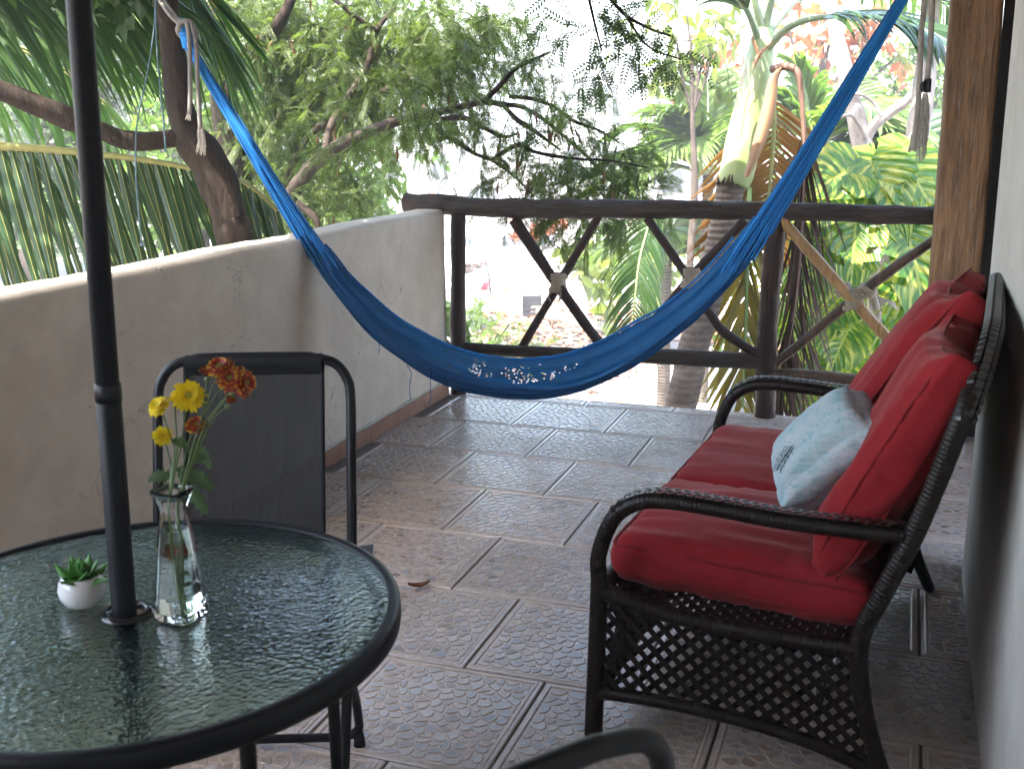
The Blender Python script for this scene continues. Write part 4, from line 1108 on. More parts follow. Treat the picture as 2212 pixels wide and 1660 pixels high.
def limb(name, pts, rpx, mat, parent, d=None, seg=7, n=12, wob=.10):
    """pts: (px, py, depth); rpx: radii in picture px at that depth"""
    W = [P(*q) for q in pts]; rr = [r * q[2] / FD for r, q in zip(rpx, pts)]
    pp = smooth_pts(W, seg); rr = lerp_list(rr, len(pp)); m = MB(); V = []
    up = None
    m.tube(pp, rr, n)
    seed = pts[0][0] * .013
    m.v = [tuple(np.array(v) + (np.array(v) - np.array(pp[min(i // n, len(pp) - 1)])) * wob * (nz(np.array(v), 9, seed) + .8 * nz(np.array(v), 3.5, seed))) for i, v in enumerate(m.v)]
    o = obj(name, m, mat, parent); return o, pp, rr

# leaf shapes ---------------------------------------------------------------
def tri_leaf(w_=.24, fold=.07, curl=.08):
    return [(0, 0, 0), (-w_, .45, fold), (0, .5, 0), (w_, .45, fold), (0, 1, -curl)], [(0, 2, 1), (0, 3, 2), (1, 2, 4), (2, 3, 4)]
def pinnate(npair=12, ll=.16, lw=.055, ang=.95):
    V = []; F = []
    for i in range(npair):
        y = .08 + .9 * i / (npair - 1); f = .55 + .45 * math.sin(math.pi * (.15 + .75 * i / (npair - 1)))
        for s_ in (-1, 1):
            b = len(V); l = ll * f; dx, dy = s_ * math.sin(ang) * l, math.cos(ang) * l; z = -.03 * math.sin(i)
            px_, py_ = -dy / l * lw * .5, dx / l * lw * .5
            dr = -.22 * (y ** 2)
            V += [(0, y, dr), (dx * .5 + px_, y + dy * .5 + py_ * s_ * s_, dr + z * .3 - .01), (dx, y + dy, dr + z - .03), (dx * .5 - px_, y + dy * .5 - py_, dr + z * .3 - .01)]
            F.append((b, b + 1, b + 2, b + 3))
    b = len(V); V += [(-.006, 0, 0), (.006, 0, 0), (.004, .98, -.21), (-.004, .98, -.21)]; F.append((b, b + 1, b + 2, b + 3))
    return V, F
def twig_field(starts, dirs, lens, nleaf, lscale, droop=.5, jit=.5):
    """twigs as short polylines plus the leaves hung along them; returns twig segments and leaf frames"""
    n = len(starts); segs = []; pos = []; dd = []
    g = np.array((0, 0, -1.))
    p = starts.copy(); d = nrm(dirs); k = 6; pts = [p.copy()]
    for i in range(k):
        d = nrm(d + g * droop / k + rng.normal(0, .10, d.shape)); p = p + d * (lens / k)[:, None]; pts.append(p.copy())
    pts = np.array(pts)                    # (k+1, n, 3)
    t = rng.uniform(.12, 1, (n, nleaf)) * k; i0 = np.clip(t.astype(int), 0, k - 1); f = (t - i0)[..., None]
    idx = np.arange(n)[:, None]
    a = pts[i0, idx]; b = pts[i0 + 1, idx]; pos = (a * (1 - f) + b * f).reshape(-1, 3); tan = nrm(b - a).reshape(-1, 3)
    ld = nrm(tan * .55 + rng.normal(0, jit, tan.shape) + g * .25)
    return pts, pos, ld
def twig_mesh(name, pts, r, mat, parent):
    k1, n, _ = pts.shape; s_ = 3; d = pts[-1] - pts[0]; X, Y, Z = frames(d)
    ang = np.arange(s_) * 2 * math.pi / s_
    rr = r * (1 - .7 * np.arange(k1) / (k1 - 1))
    V = pts[:, :, None, :] + (X[None, :, None, :] * np.cos(ang)[None, None, :, None] + Z[None, :, None, :] * np.sin(ang)[None, None, :, None]) * rr[:, None, None, None]
    V = V.transpose(1, 0, 2, 3).reshape(-1, 3); F = []
    base = [(i * s_ + a, i * s_ + (a + 1) % s_, (i + 1) * s_ + (a + 1) % s_, (i + 1) * s_ + a) for i in range(k1 - 1) for a in range(s_)]
    F = (np.array(base)[None] + (np.arange(n) * k1 * s_)[:, None, None]).reshape(-1, 4)
    return np_obj(name, V, F, mat, parent, kind='stuff')
def leaves_obj(name, tmpl, pos, ld, size, mat, parent, svar=.3, kind='stuff', roll=1.0):
    X, Y, Z = frames(ld); a = rng.normal(0, roll, len(pos)); X2 = X * np.cos(a)[:, None] + Z * np.sin(a)[:, None]; Z2 = np.cross(X2, Y)
    s_ = size * rng.uniform(1 - svar, 1 + svar, len(pos)); V, F = scatter(tmpl[0], tmpl[1], pos, X2, Y, Z2, s_)
    return np_obj(name, V, F, mat, parent, kind=kind)
def blob_starts(clumps, per, outward=.6):
    """clumps: (px, py, depth, r_px[, weight]) -> random starts inside soft balls"""
    S_, D_ = [], []
    for c in clumps:
        px, py, d, r = c[:4]; wgt = c[4] if len(c) > 4 else 1
        n = max(1, int(per * wgt * (r / 60.0) ** 2)); cen = P(px, py, d); rad = r * d / FD
        q = rng.normal(0, .5, (n, 3)); S_.append(cen + q * rad * np.array((1, 1.3, 1))); D_.append(nrm(q * outward + rng.normal(0, .6, (n, 3))))
    return np.concatenate(S_), np.concatenate(D_)

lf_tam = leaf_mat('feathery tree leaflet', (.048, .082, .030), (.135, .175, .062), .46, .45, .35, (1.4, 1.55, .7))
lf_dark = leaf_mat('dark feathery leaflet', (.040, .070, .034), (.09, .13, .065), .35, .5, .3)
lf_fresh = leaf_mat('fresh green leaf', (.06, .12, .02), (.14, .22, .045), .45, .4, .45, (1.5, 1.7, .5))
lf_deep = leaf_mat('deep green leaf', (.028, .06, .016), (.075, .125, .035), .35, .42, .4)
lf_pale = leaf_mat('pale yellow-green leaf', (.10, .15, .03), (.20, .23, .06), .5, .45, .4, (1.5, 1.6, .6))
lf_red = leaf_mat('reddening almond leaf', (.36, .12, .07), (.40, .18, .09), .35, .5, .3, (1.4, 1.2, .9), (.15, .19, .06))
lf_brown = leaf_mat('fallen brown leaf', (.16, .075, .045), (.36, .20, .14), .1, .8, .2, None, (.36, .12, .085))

# ---- near dark tree that carries the hammock
t1 = thing('dark_tree', 'dark crooked tree just outside the parapet, holding the left hammock end', 'tree', tuple(P(512, 900, 5.0) * np.array((1, 1, 0)) + np.array((0, 0, GZ))))
b0 = P(520, 600, 4.92); base1 = np.array((b0[0] + .05, b0[1] + .02, GZ))
def px_of(p):
    q = np.asarray(p) - CAM; z = q @ CF; return (1106 + FD * (q @ CR) / z, 830 - FD * (q @ CU) / z, z)
bx = px_of(base1)
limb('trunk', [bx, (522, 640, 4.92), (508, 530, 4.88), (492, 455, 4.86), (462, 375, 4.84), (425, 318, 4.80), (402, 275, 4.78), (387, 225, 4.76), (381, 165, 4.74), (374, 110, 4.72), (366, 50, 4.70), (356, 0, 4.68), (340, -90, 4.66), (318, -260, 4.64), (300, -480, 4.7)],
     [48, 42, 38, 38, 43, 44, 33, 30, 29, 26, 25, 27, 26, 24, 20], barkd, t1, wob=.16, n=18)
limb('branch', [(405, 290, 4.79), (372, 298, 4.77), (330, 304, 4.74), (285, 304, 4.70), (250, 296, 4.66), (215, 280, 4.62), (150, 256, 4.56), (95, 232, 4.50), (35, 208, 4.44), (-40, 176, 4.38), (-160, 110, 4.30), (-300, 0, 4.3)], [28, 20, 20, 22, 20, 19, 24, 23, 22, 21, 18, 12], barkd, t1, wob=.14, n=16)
st_, dr_ = blob_starts([(320, -520, 4.8, 230), (120, -480, 4.9, 230), (480, -450, 5.2, 220), (-80, -400, 4.6, 220), (250, -700, 4.6, 240), (620, -520, 5.6, 200)], 12)
st_ = np.r_[st_, rng.uniform(0, 1, (620, 3)) * np.array((4.2, 5.0, 1.2)) + np.array((-5.9, -5.8, 3.1))]; dr_ = np.r_[dr_, rng.normal(0, 1, (620, 3)) * np.array((1, 1, .3))]  # unseen extra crown added to keep the sun off the fronds
pts, pos, ld = twig_field(st_, dr_, rng.uniform(.3, .6, len(st_)), 14, 1)
limb('branch', [(318, -260, 4.64), (150, -420, 4.3), (-100, -560, 4.0)], [18, 14, 8], barkd, t1); limb('branch', [(318, -260, 4.64), (100, -380, 5.2), (-200, -480, 5.6)], [18, 14, 8], barkd, t1)
twig_mesh('twigs', pts, .004, barkd, t1); leaves_obj('crown', tri_leaf(.26), pos, ld, .105, lf_deep, t1)

# ---- coconut palm on the left: fronds with every leaflet its own piece
rib = simple('palm midrib', (.20, .20, .06), (.30, .28, .09), 20, .5)
def frond_mats(c1, c2, trans=.3, rough=.32, spec=.5, c3=None, tc=(1.3, 1.6, .5)):
    return leaf_mat('palm leaflet', c1, c2, trans, rough, spec, tc, c3)
fr_shaded = frond_mats((.012, .034, .013), (.030, .066, .022), .14, .32, .45)  # shade on the lower frond's underside is put into this darker green
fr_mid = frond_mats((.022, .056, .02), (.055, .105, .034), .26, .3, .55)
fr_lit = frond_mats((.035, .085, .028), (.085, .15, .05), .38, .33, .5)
fr_olive = frond_mats((.085, .10, .02), (.20, .17, .03), .35, .42, .4, (.26, .15, .03), (1.5, 1.3, .5))
fr_orange = frond_mats((.11, .070, .02), (.20, .105, .03), .3, .5, .3, (.12, .12, .03), (1.5, 1.1, .5))
fr_dry = frond_mats((.028, .014, .009), (.085, .042, .027), .12, .6, .25)
fr_bg = frond_mats((.09, .15, .05), (.20, .27, .10), .52, .35, .5)
def leaflet(base, d0, wd, l, w_, droop, nseg=6, curl=0.0, ribbed=False):
    """a folded leaflet that hangs: quads on both sides of the midrib"""
    V = []; p = np.array(base, float); d = nrm(d0); st = l / nseg; wd = nrm(wd - d * (wd @ d))
    for i in range(nseg + 1):
        q = i / nseg; ww = w_ * min(1, .45 + q * 3.2) * (1 - q ** 2.6) + .0004
        nn = np.cross(wd, d)
        if ribbed: V += [p - wd * ww + nn * ww * .38, p - wd * .0016, p + wd * .0016, p + wd * ww + nn * ww * .38]
        else: V += [p - wd * ww + nn * ww * .38, p.copy(), p + wd * ww + nn * ww * .38]
        d = nrm(d + np.array((0, 0, -1.)) * droop / nseg * (.6 + q) + wd * curl / nseg); p = p + d * st; wd = nrm(wd - d * (wd @ d))
    k = 4 if ribbed else 3; F = []
    for i in range(nseg):
        for c in range(k - 1): F.append((k * i + c, k * i + c + 1, k * i + k + c + 1, k * i + k + c))
    return V, F
def frond(parent, rpts, rr, n, lfun, w_, droop, lmat, rmat, fwd=.5, upk=.1, side=(1, 1), single=False, start=.08, name='frond', jitter=.08, sidevec=None, limit=300, wfun=None, dirv=None, ribbed=False, dirv2=None):
    pp = np.array(smooth_pts(rpts, 14)); d = np.r_[0, np.cumsum(np.linalg.norm(np.diff(pp, axis=0), axis=1))]; L = d[-1]
    fo = obj(name, MB().tube(pp, lerp_list(rr, len(pp)), 8), rmat, parent); allm = MB(); M = inv_of(fo)
    for i in range(n):
        q = start + (1 - start) * (i + .5) / n; s_ = q * L
        c = np.array([np.interp(s_, d, pp[:, k]) for k in range(3)]); c2 = np.array([np.interp(min(L, s_ + .03), d, pp[:, k]) for k in range(3)]); c1 = np.array([np.interp(max(0, s_ - .03), d, pp[:, k]) for k in range(3)])
        t = nrm(c2 - c1); sv = np.cross(t, (0, 0, 1.)) if sidevec is None else np.array(sidevec, float); sv = nrm(sv - t * (sv @ t)); uv_ = np.cross(sv, t); uv_ = uv_ if uv_[2] >= 0 else -uv_
        for sd, use in ((1, side[0]), (-1, side[1])):
            if not use: continue
            l = lfun(q) * random.uniform(.92, 1.06)
            dd = nrm(sv * sd * (1 - .4 * fwd) + t * (fwd + random.uniform(-jitter, jitter)) + uv_ * (upk + random.uniform(-jitter, jitter)))
            if dirv2 is not None: dd = nrm(np.array(dirv2[0 if sd > 0 else 1]) + rng.normal(0, jitter, 3))
            if dirv is not None: dd = nrm(np.array(dirv) + rng.normal(0, jitter, 3))
            V, F = leaflet(c, dd, t + uv_ * .3 * sd + np.array([random.uniform(-.25, .25) for _ in range(3)]), l, w_ * (wfun(q) if wfun else 1) * random.uniform(.85, 1.1), droop * random.uniform(.85, 1.15), 7, random.uniform(-.15, .15), ribbed)
            if single and limit > 0:
                limit -= 1
                o_ = link(bpy.data.objects.new('leaflet', mesh_of('leaflet', [tuple(M @ Vector(p)) for p in V], F, lmat, True))); o_.parent = fo
                if ribbed:
                    o_.data.materials.append(rib)
                    for fi_, pl in enumerate(o_.data.polygons): pl.material_index = 1 if fi_ % 3 == 1 else 0
            else: allm.add(V, F)
    if allm.v: obj('leaflets', allm, lmat, fo, kind='stuff')
    return fo
cp = thing('coconut_palm', 'coconut palm fronds with long hanging leaflets filling the left behind the umbrella pole', 'palm tree', tuple(np.array((-4.0, -3.0, GZ))))
m = MB(); m.tube(smooth_pts([(-4.0, -3.0, GZ), (-4.0, -2.95, -1), (-3.95, -2.9, .8), (-3.9, -2.85, 2.4)], 8), [.17, .13, .12, .11], 14); obj('trunk', m, bark('coconut trunk', (.10, .085, .07), (.22, .19, .165), (4, 4, 6), .6, True), cp)
rr_ = [.016, .014, .012, .009, .006, .003]
dn = lambda a, f=0.0: CR * math.sin(R(a)) - CU * math.cos(R(a)) - CF * f
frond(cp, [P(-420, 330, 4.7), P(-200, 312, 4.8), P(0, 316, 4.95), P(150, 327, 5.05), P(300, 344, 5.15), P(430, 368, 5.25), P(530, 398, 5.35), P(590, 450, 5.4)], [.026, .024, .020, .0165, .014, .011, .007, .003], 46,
      lambda q: 1.0 - .55 * max(0, q - .72) / .28, .0225, .25, fr_shaded, rib, .5, 0, (0, 1), True, .06, dirv=dn(17, .12), ribbed=True, jitter=.035)
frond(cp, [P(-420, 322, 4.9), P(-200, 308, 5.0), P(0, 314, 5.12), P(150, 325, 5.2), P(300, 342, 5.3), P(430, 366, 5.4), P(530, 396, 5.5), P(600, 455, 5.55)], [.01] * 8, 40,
      lambda q: .95 - .45 * max(0, q - .72) / .28, .022, .3, fr_shaded, rib, .5, 0, (1, 0), True, .06, dirv=dn(20, -.3), ribbed=True, jitter=.05)
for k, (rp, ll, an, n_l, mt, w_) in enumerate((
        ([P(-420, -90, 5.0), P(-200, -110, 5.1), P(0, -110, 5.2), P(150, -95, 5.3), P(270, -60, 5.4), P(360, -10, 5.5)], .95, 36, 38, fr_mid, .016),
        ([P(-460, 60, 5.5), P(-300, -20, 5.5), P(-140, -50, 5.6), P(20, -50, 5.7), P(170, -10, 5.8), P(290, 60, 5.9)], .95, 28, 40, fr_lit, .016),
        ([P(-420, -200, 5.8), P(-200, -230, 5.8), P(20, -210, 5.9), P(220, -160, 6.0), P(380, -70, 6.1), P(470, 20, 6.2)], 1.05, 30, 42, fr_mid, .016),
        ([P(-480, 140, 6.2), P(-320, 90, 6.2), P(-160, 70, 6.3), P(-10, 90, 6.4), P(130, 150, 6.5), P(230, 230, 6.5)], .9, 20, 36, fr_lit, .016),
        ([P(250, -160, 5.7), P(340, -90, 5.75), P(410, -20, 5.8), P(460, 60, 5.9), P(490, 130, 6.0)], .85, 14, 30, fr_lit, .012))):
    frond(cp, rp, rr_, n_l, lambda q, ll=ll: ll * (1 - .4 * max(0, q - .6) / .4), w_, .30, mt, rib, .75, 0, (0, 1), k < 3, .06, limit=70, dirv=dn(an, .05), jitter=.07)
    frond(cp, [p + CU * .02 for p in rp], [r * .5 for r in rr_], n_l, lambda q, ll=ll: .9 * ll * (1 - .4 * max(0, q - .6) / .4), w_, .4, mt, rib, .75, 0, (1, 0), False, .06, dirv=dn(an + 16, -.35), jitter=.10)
# ---- the feathery tree behind the hammock
ft = thing('feathery_tree', 'feathery-leaved tree with brown pods and a long arching limb behind the hammock', 'tree', tuple(np.array((*P(520, 500, 8.0)[:2], GZ))))
tb_ = px_of(np.array((*P(540, 500, 8.0)[:2], GZ)))
LB = []
def L_(pts, r, mat=barkd, nm='limb'):
    o, pp, rr = limb(nm, pts, r, mat, ft, wob=.12); LB.append(np.array(pp)); return o
L_([tb_, (545, 640, 8), (530, 480, 7.95), (510, 380, 7.9), (490, 280, 7.8), (478, 170, 7.7), (474, 60, 7.6), (470, -60, 7.6), (480, -240, 7.6)], [40, 36, 34, 32, 28, 26, 24, 24, 16], barkd, 'trunk')
L_([(486, 230, 7.75), (510, 160, 7.6), (540, 110, 7.5), (585, 75, 7.4), (612, 35, 7.3), (632, -10, 7.3), (660, -90, 7.3)], [13, 14, 15, 15, 13, 12, 10])
L_([(535, 520, 8), (590, 480, 7.7), (630, 420, 7.5), (662, 372, 7.3), (700, 338, 7.15), (745, 306, 7.0), (788, 288, 6.9), (840, 268, 6.8), (885, 255, 6.75), (930, 246, 6.7), (975, 236, 6.7), (1043, 221, 6.7), (1086, 226, 6.7), (1130, 232, 6.7), (1180, 262, 6.75), (1207, 285, 6.8)], [20, 19, 17, 16, 14, 13, 12, 11, 10, 9, 8, 7, 6, 5, 4, 3], barkl)
L_([(612, 460, 7.9), (630, 360, 7.8), (676, 285, 7.6), (735, 255, 7.5), (775, 240, 7.4), (830, 195, 7.3), (885, 175, 7.3), (955, 185, 7.3)], [8, 8, 7, 7, 6, 6, 4, 2], barkl)
L_([(1043, 221, 6.7), (1080, 185, 6.65), (1115, 147, 6.6), (1155, 128, 6.6), (1190, 112, 6.6)], [7, 6, 5, 4, 2])
L_([(1086, 226, 6.7), (1116, 258, 6.6), (1146, 277, 6.55), (1175, 298, 6.5), (1212, 325, 6.5)], [5, 6, 5, 4, 2])
L_([(922, 250, 6.7), (958, 288, 6.5), (992, 310, 6.4), (1030, 334, 6.35), (1066, 348, 6.3), (1110, 380, 6.3), (1150, 420, 6.3)], [6, 7, 6, 4, 4, 3, 2])
L_([(1062, 346, 6.3), (1094, 325, 6.25), (1123, 313, 6.2), (1152, 327, 6.2), (1188, 335, 6.2), (1247, 343, 6.2), (1325, 348, 6.2), (1400, 362, 6.2)], [4, 5, 5, 4, 4, 3, 2, 2])
L_([(955, 257, 6.7), (1003, 255, 6.6), (1047, 277, 6.5), (1087, 295, 6.5), (1120, 288, 6.5)], [6, 6, 5, 4, 2])
L_([(1101, 208, 6.8), (1156, 215, 6.75), (1200, 233, 6.7), (1240, 262, 6.7), (1292, 281, 6.7), (1340, 310, 6.7)], [5, 5, 4, 4, 3, 2])
L_([(700, 338, 7.15), (720, 260, 7.2), (790, 150, 7.3), (812, 70, 7.3), (850, 20, 7.3)], [8, 8, 7, 6, 4], barkl)
L_([(815, 70, 7.3), (760, 30, 7.2), (700, -20, 7.2)], [6, 5, 4])
L_([(645, 440, 7.4), (680, 470, 7.3), (690, 500, 7.3)], [9, 7, 4])
L_([(1180, 262, 6.8), (1260, 330, 6.8), (1330, 400, 6.8), (1390, 440, 6.8)], [4, 4, 3, 2])
big = [(470, 60, 8, 75), (560, 40, 7.6, 80), (650, 60, 7.6, 80), (740, 40, 7.6, 80), (820, 80, 7.5, 75), (900, 50, 7.4, 65), (975, 40, 7.4, 55), (1050, 20, 7.4, 50, .9), (1110, 40, 7.2, 36, .6), (1000, 90, 7.2, 50), (1080, 80, 7.1, 40, .8), (600, 140, 7.7, 75), (700, 140, 7.6, 80), (790, 150, 7.5, 75), (880, 140, 7.4, 70), (960, 150, 7.2, 60), (1030, 110, 7, 48, .8),
       (560, 220, 7.9, 65), (650, 220, 7.8, 70), (730, 210, 7.6, 60), (820, 210, 7.4, 50), (900, 205, 7.2, 48), (975, 190, 7, 46), (590, 310, 7.9, 65), (670, 300, 7.8, 55), (620, 400, 7.9, 60), (720, 390, 7.8, 55), (560, 400, 8, 60), (700, 450, 7.6, 48), (640, 470, 7.6, 50), (780, 400, 8.2, 40, .6), (760, 310, 7.6, 35, .7)]
spr = [(1085, 175, 6.8, 36), (1140, 130, 6.6, 34, .8), (1185, 115, 6.6, 26, .8), (1160, 190, 6.8, 34, .7), (1230, 215, 6.8, 40, .8), (1270, 260, 6.8, 42, .9), (1310, 310, 6.7, 46), (1340, 350, 6.6, 46), (1250, 330, 6.6, 42), (1180, 350, 6.4, 42, .9), (1110, 370, 6.3, 42, .8), (1040, 370, 6.5, 34, .5), (1000, 290, 6.6, 28, .5), (1190, 410, 6.3, 46), (1120, 420, 6.3, 38, .8), (1290, 400, 6.6, 48), (1370, 390, 6.6, 46), (1410, 430, 6.7, 36), (1060, 310, 6.4, 30, .4), (1150, 300, 6.5, 30, .5), (1245, 480, 6.5, 32, .9), (1200, 510, 6.5, 20, .8), (1300, 475, 6.6, 34, .7), (1350, 460, 6.6, 36, .7), (1225, 440, 6.4, 40), (800, 270, 6.4, 40, .8), (880, 245, 6.3, 40, .8), (740, 300, 6.6, 40, .7), (960, 225, 6.3, 40, .9), (1040, 225, 6.3, 36, .8), (1100, 250, 6.3, 34, .7), (1170, 280, 6.3, 34, .7), (1220, 340, 6.1, 36, .8), (985, 420, 6.6, 24, .35), (1330, 540, 6.8, 30, .6), (880, 330, 7.2, 26, .35)]
st_, dr_ = blob_starts(big, 25); s2, d2 = blob_starts(spr, 18)
pts, pos, ld = twig_field(np.r_[st_, s2], np.r_[dr_, d2], rng.uniform(.14, .36, len(st_) + len(s2)), 13, 1, .9, .45)
hi = rng.uniform(0, 1, (900, 3)) * np.array((5.0, 5.0, 1.3)) + np.array((-7.0, 5.0, 3.5)); hd_ = rng.normal(0, 1, hi.shape) * np.array((1, 1, .3))  # unseen upper canopy added to cast shade on the near yard
p3, po3, ld3 = twig_field(hi, hd_, rng.uniform(.3, .6, len(hi)), 12, 1, .4, .5)
L_([(474, 60, 7.6), (480, -160, 9), (560, -190, 11), (700, -180, 13)], [16, 14, 10, 6]); L_([(480, -160, 9), (300, -200, 11), (200, -200, 13)], [10, 8, 4])
twig_mesh('twigs', np.concatenate([pts, p3], 1), .0032, barkd, ft); pos = np.r_[pos, po3]; ld = np.r_[ld, ld3]
leaves_obj('crown', pinnate(11, .17, .062), pos, ld, .120, lf_tam, ft)
pod = MB()
def podf(a, b_):
    an = 6.283 * a; w_ = .010 * math.sin(math.pi * (b_ * .94 + .03)) ** .6 * (1 + .18 * math.sin(b_ * 19)); return (w_ * math.cos(an) + .012 * math.sin(b_ * 2.4), w_ * .7 * math.sin(an), -.095 * b_)
pod.grid(podf, 7, 11, True); podm = mesh_of('pod', pod.v, pod.f, simple('brown pod', (.10, .035, .018), (.20, .08, .04), 20, .6))
for k in range(80):
    l = LB[random.choice((2, 3, 5, 6, 7, 8, 9, 10, 1))]; p = l[random.randrange(len(l) // 4, len(l))]
    if k % 3 == 0: p = st_[random.randrange(len(st_))]
    o = link(bpy.data.objects.new('pod', podm)); o.parent = ft; o.location = Vector(p) + Vector((random.uniform(-.12, .12), random.uniform(-.1, .1), random.uniform(-.16, -.02))) - ft.location
    o.rotation_euler = (random.uniform(-.4, .4), random.uniform(-.4, .4), random.uniform(0, 6)); o.scale = [random.uniform(.8, 1.25)] * 3
# dark hanging spray at the top, nearer
hs = thing('hanging_branch', 'dark feathery branch hanging down from above, nearer than the other leaves, left of the palm', 'branch', tuple(P(1300, 0, 5.6)))
for pts_, r_ in (([(1230, -120, 5.5), (1290, -20, 5.5), (1320, 0, 5.5), (1352, 34, 5.5), (1408, 64, 5.5), (1450, 78, 5.5)], [5, 5, 4, 4, 3, 2]), ([(1260, -120, 5.6), (1270, -20, 5.6), (1282, 40, 5.6), (1300, 110, 5.6)], [4, 4, 3, 2]), ([(1352, 34, 5.5), (1400, 100, 5.5), (1470, 128, 5.5)], [3, 2, 1.5])):
    limb('twig', pts_, r_, barkd, hs)
s2, d2 = blob_starts([(1285, 30, 5.6, 34), (1320, 70, 5.5, 36), (1300, 115, 5.6, 30), (1360, 70, 5.5, 34), (1400, 90, 5.5, 30), (1345, 120, 5.5, 28), (1430, 130, 5.5, 26), (1455, 160, 5.5, 14, .8), (1275, 80, 5.6, 26), (1330, 20, 5.6, 26), (1240, 10, 5.6, 24, .8), (1200, 40, 5.8, 30, .6), (1390, 40, 5.6, 30, .6)], 10)
pts, pos, ld = twig_field(s2, d2, rng.uniform(.16, .34, len(s2)), 10, 1, 1.0, .45)
twig_mesh('fine_twigs', pts, .0025, barkd, hs); leaves_obj('foliage', pinnate(9, .20, .085), pos, ld, .125, lf_dark, hs)

# ---- palm on the right, its trunk standing beyond the railing
rp = thing('palm_tree', 'leaning palm with pale green crownshaft and ringed trunk just beyond the log railing', 'palm tree', tuple(np.array((*PZ(1440, 905, -.3)[:2], GZ))))
pbase = np.array((*(P(1455, 900, 7.2)[:2] + (P(1455, 900, 7.2) - P(1560, 500, 7.2))[:2] * 1.6), GZ))
pbx = px_of(pbase)
ringb = bark('ringed palm trunk', (.10, .078, .06), (.24, .195, .16), (5, 5, 8), .8, True)
limb('trunk', [pbx, (1468, 885, 7.15), (1490, 780, 7.15), (1515, 690, 7.15), (1540, 590, 7.15), (1560, 500, 7.15), (1574, 430, 7.15), (1580, 392, 7.15)], [37, 34, 33, 32, 31, 30, 30, 32], ringb, rp, wob=.06, n=20)
def shaft_mat():
    m, n, b = new_mat('pale green crownshaft'); cc = coords(n, 'Object', (9, 9, .8)); f = tex_noise(n, cc, 1.4, 5, .6); g = tex_noise(n, coords(n, 'Object', (4, 4, 1.2)), 1.3, 4)
    col = ramp(n, f, [(.3, (.21, .30, .10)), (.6, (.33, .39, .19)), (.8, (.42, .40, .26))]); col = mixc(n, ramp(n, g, [(.56, (0, 0, 0)), (.66, (.7, .7, .7))]), col, (.30, .17, .10))
    n.links.new(col, b.inputs['Base Color']); b.inputs['Roughness'].default_value = .4; bump(n, b, f, .3, .01); return m
limb('crownshaft', [(1584, 402, 7.12), (1590, 380, 7.12), (1600, 335, 7.12), (1612, 280, 7.13), (1624, 220, 7.14), (1635, 160, 7.16), (1644, 110, 7.18), (1649, 70, 7.2)], [32, 37, 38, 37, 35, 32, 28, 23], shaft_mat(), rp, wob=.03, n=26)
sheath = leaf_mat('drying sheath', (.20, .10, .06), (.34, .21, .13), .1, .6)
for (pa, wpx, tw) in (([(1612, 384), (1630, 335), (1648, 280), (1662, 225), (1672, 170), (1692, 142)], 15, 0.0), ([(1626, 150), (1640, 118), (1668, 92)], 6, .5), ([(1642, 128), (1632, 100), (1624, 82)], 5, .2), ([(1600, 300), (1610, 230), (1618, 190)], 3, .1)):
    m = MB(); c_ = smooth_pts([P(x, y, 6.93) for x, y in pa], 8)
    m.grid(lambda a, b_: np.array(c_[min(len(c_) - 1, int(b_ * (len(c_) - 1) + .5))]) + CR * ((a - .5) * 2 * wpx * 7 / FD * math.sin(math.pi * (.12 + .8 * b_))) - CF * (.03 * math.cos((a - .5) * 3)) , 6, len(c_)); obj('sheath', m, sheath, rp)
collar_ = MB()
for k in range(16):
    an = k / 16 * 6.283; c = P(1583, 398, 7.12) + CR * .098 * math.cos(an) - np.array((-.1, .9, 0)) * .098 * math.sin(an)
    collar_.tube([c, c + np.array((random.uniform(-.02, .02), random.uniform(-.02, .02), random.uniform(.02, .07)))], [.014, .004], 5)
obj('old_leaf_base', collar_, simple('dark leaf base', (.03, .018, .012), (.09, .055, .04), 20, .9), rp)
pet = simple('green petiole', (.16, .22, .12), (.27, .32, .20), 6, .45)
top_ = (1650, 78, 7.2)
for k, (pts_, ll, dr, w_) in enumerate((
        ([top_, (1632, 10, 7.1), (1618, -80, 7.0), (1590, -250, 6.8), (1500, -420, 6.6)], .8, .5, .02),
        ([top_, (1650, 0, 7.3), (1648, -100, 7.5), (1650, -300, 7.8), (1660, -460, 8.3)], .8, .5, .02),
        ([top_, (1668, 0, 7.1), (1690, -60, 6.9), (1740, -180, 6.6), (1850, -300, 6.2)], .8, .5, .02),
        ([(1640, 92, 7.15), (1622, 40, 7.1), (1596, 0, 7.05), (1540, -50, 7.0), (1460, -70, 6.9)], .5, .9, .017),
        ([(1662, 100, 7.1), (1700, 62, 7.0), (1750, 42, 6.9), (1830, 35, 6.75), (1930, 45, 6.6), (2030, 80, 6.4), (2120, 150, 6.3)], .75, .65, .021),
        ([(1660, 70, 7.25), (1720, 0, 7.4), (1800, -40, 7.6), (1900, -50, 7.8), (2010, -10, 8.0), (2100, 60, 8.2)], .8, .7, .02))):
    frond(rp, [P(*q) for q in pts_], [.030, .024, .018, .012, .008, .004], 46, lambda q, ll=ll: ll * (.6 + .4 * math.sin(math.pi * min(1, q + .1))), w_, dr, fr_mid if k != 5 else fr_lit, pet, .7, .12, (1, 1), k == 4, .26, limit=90)
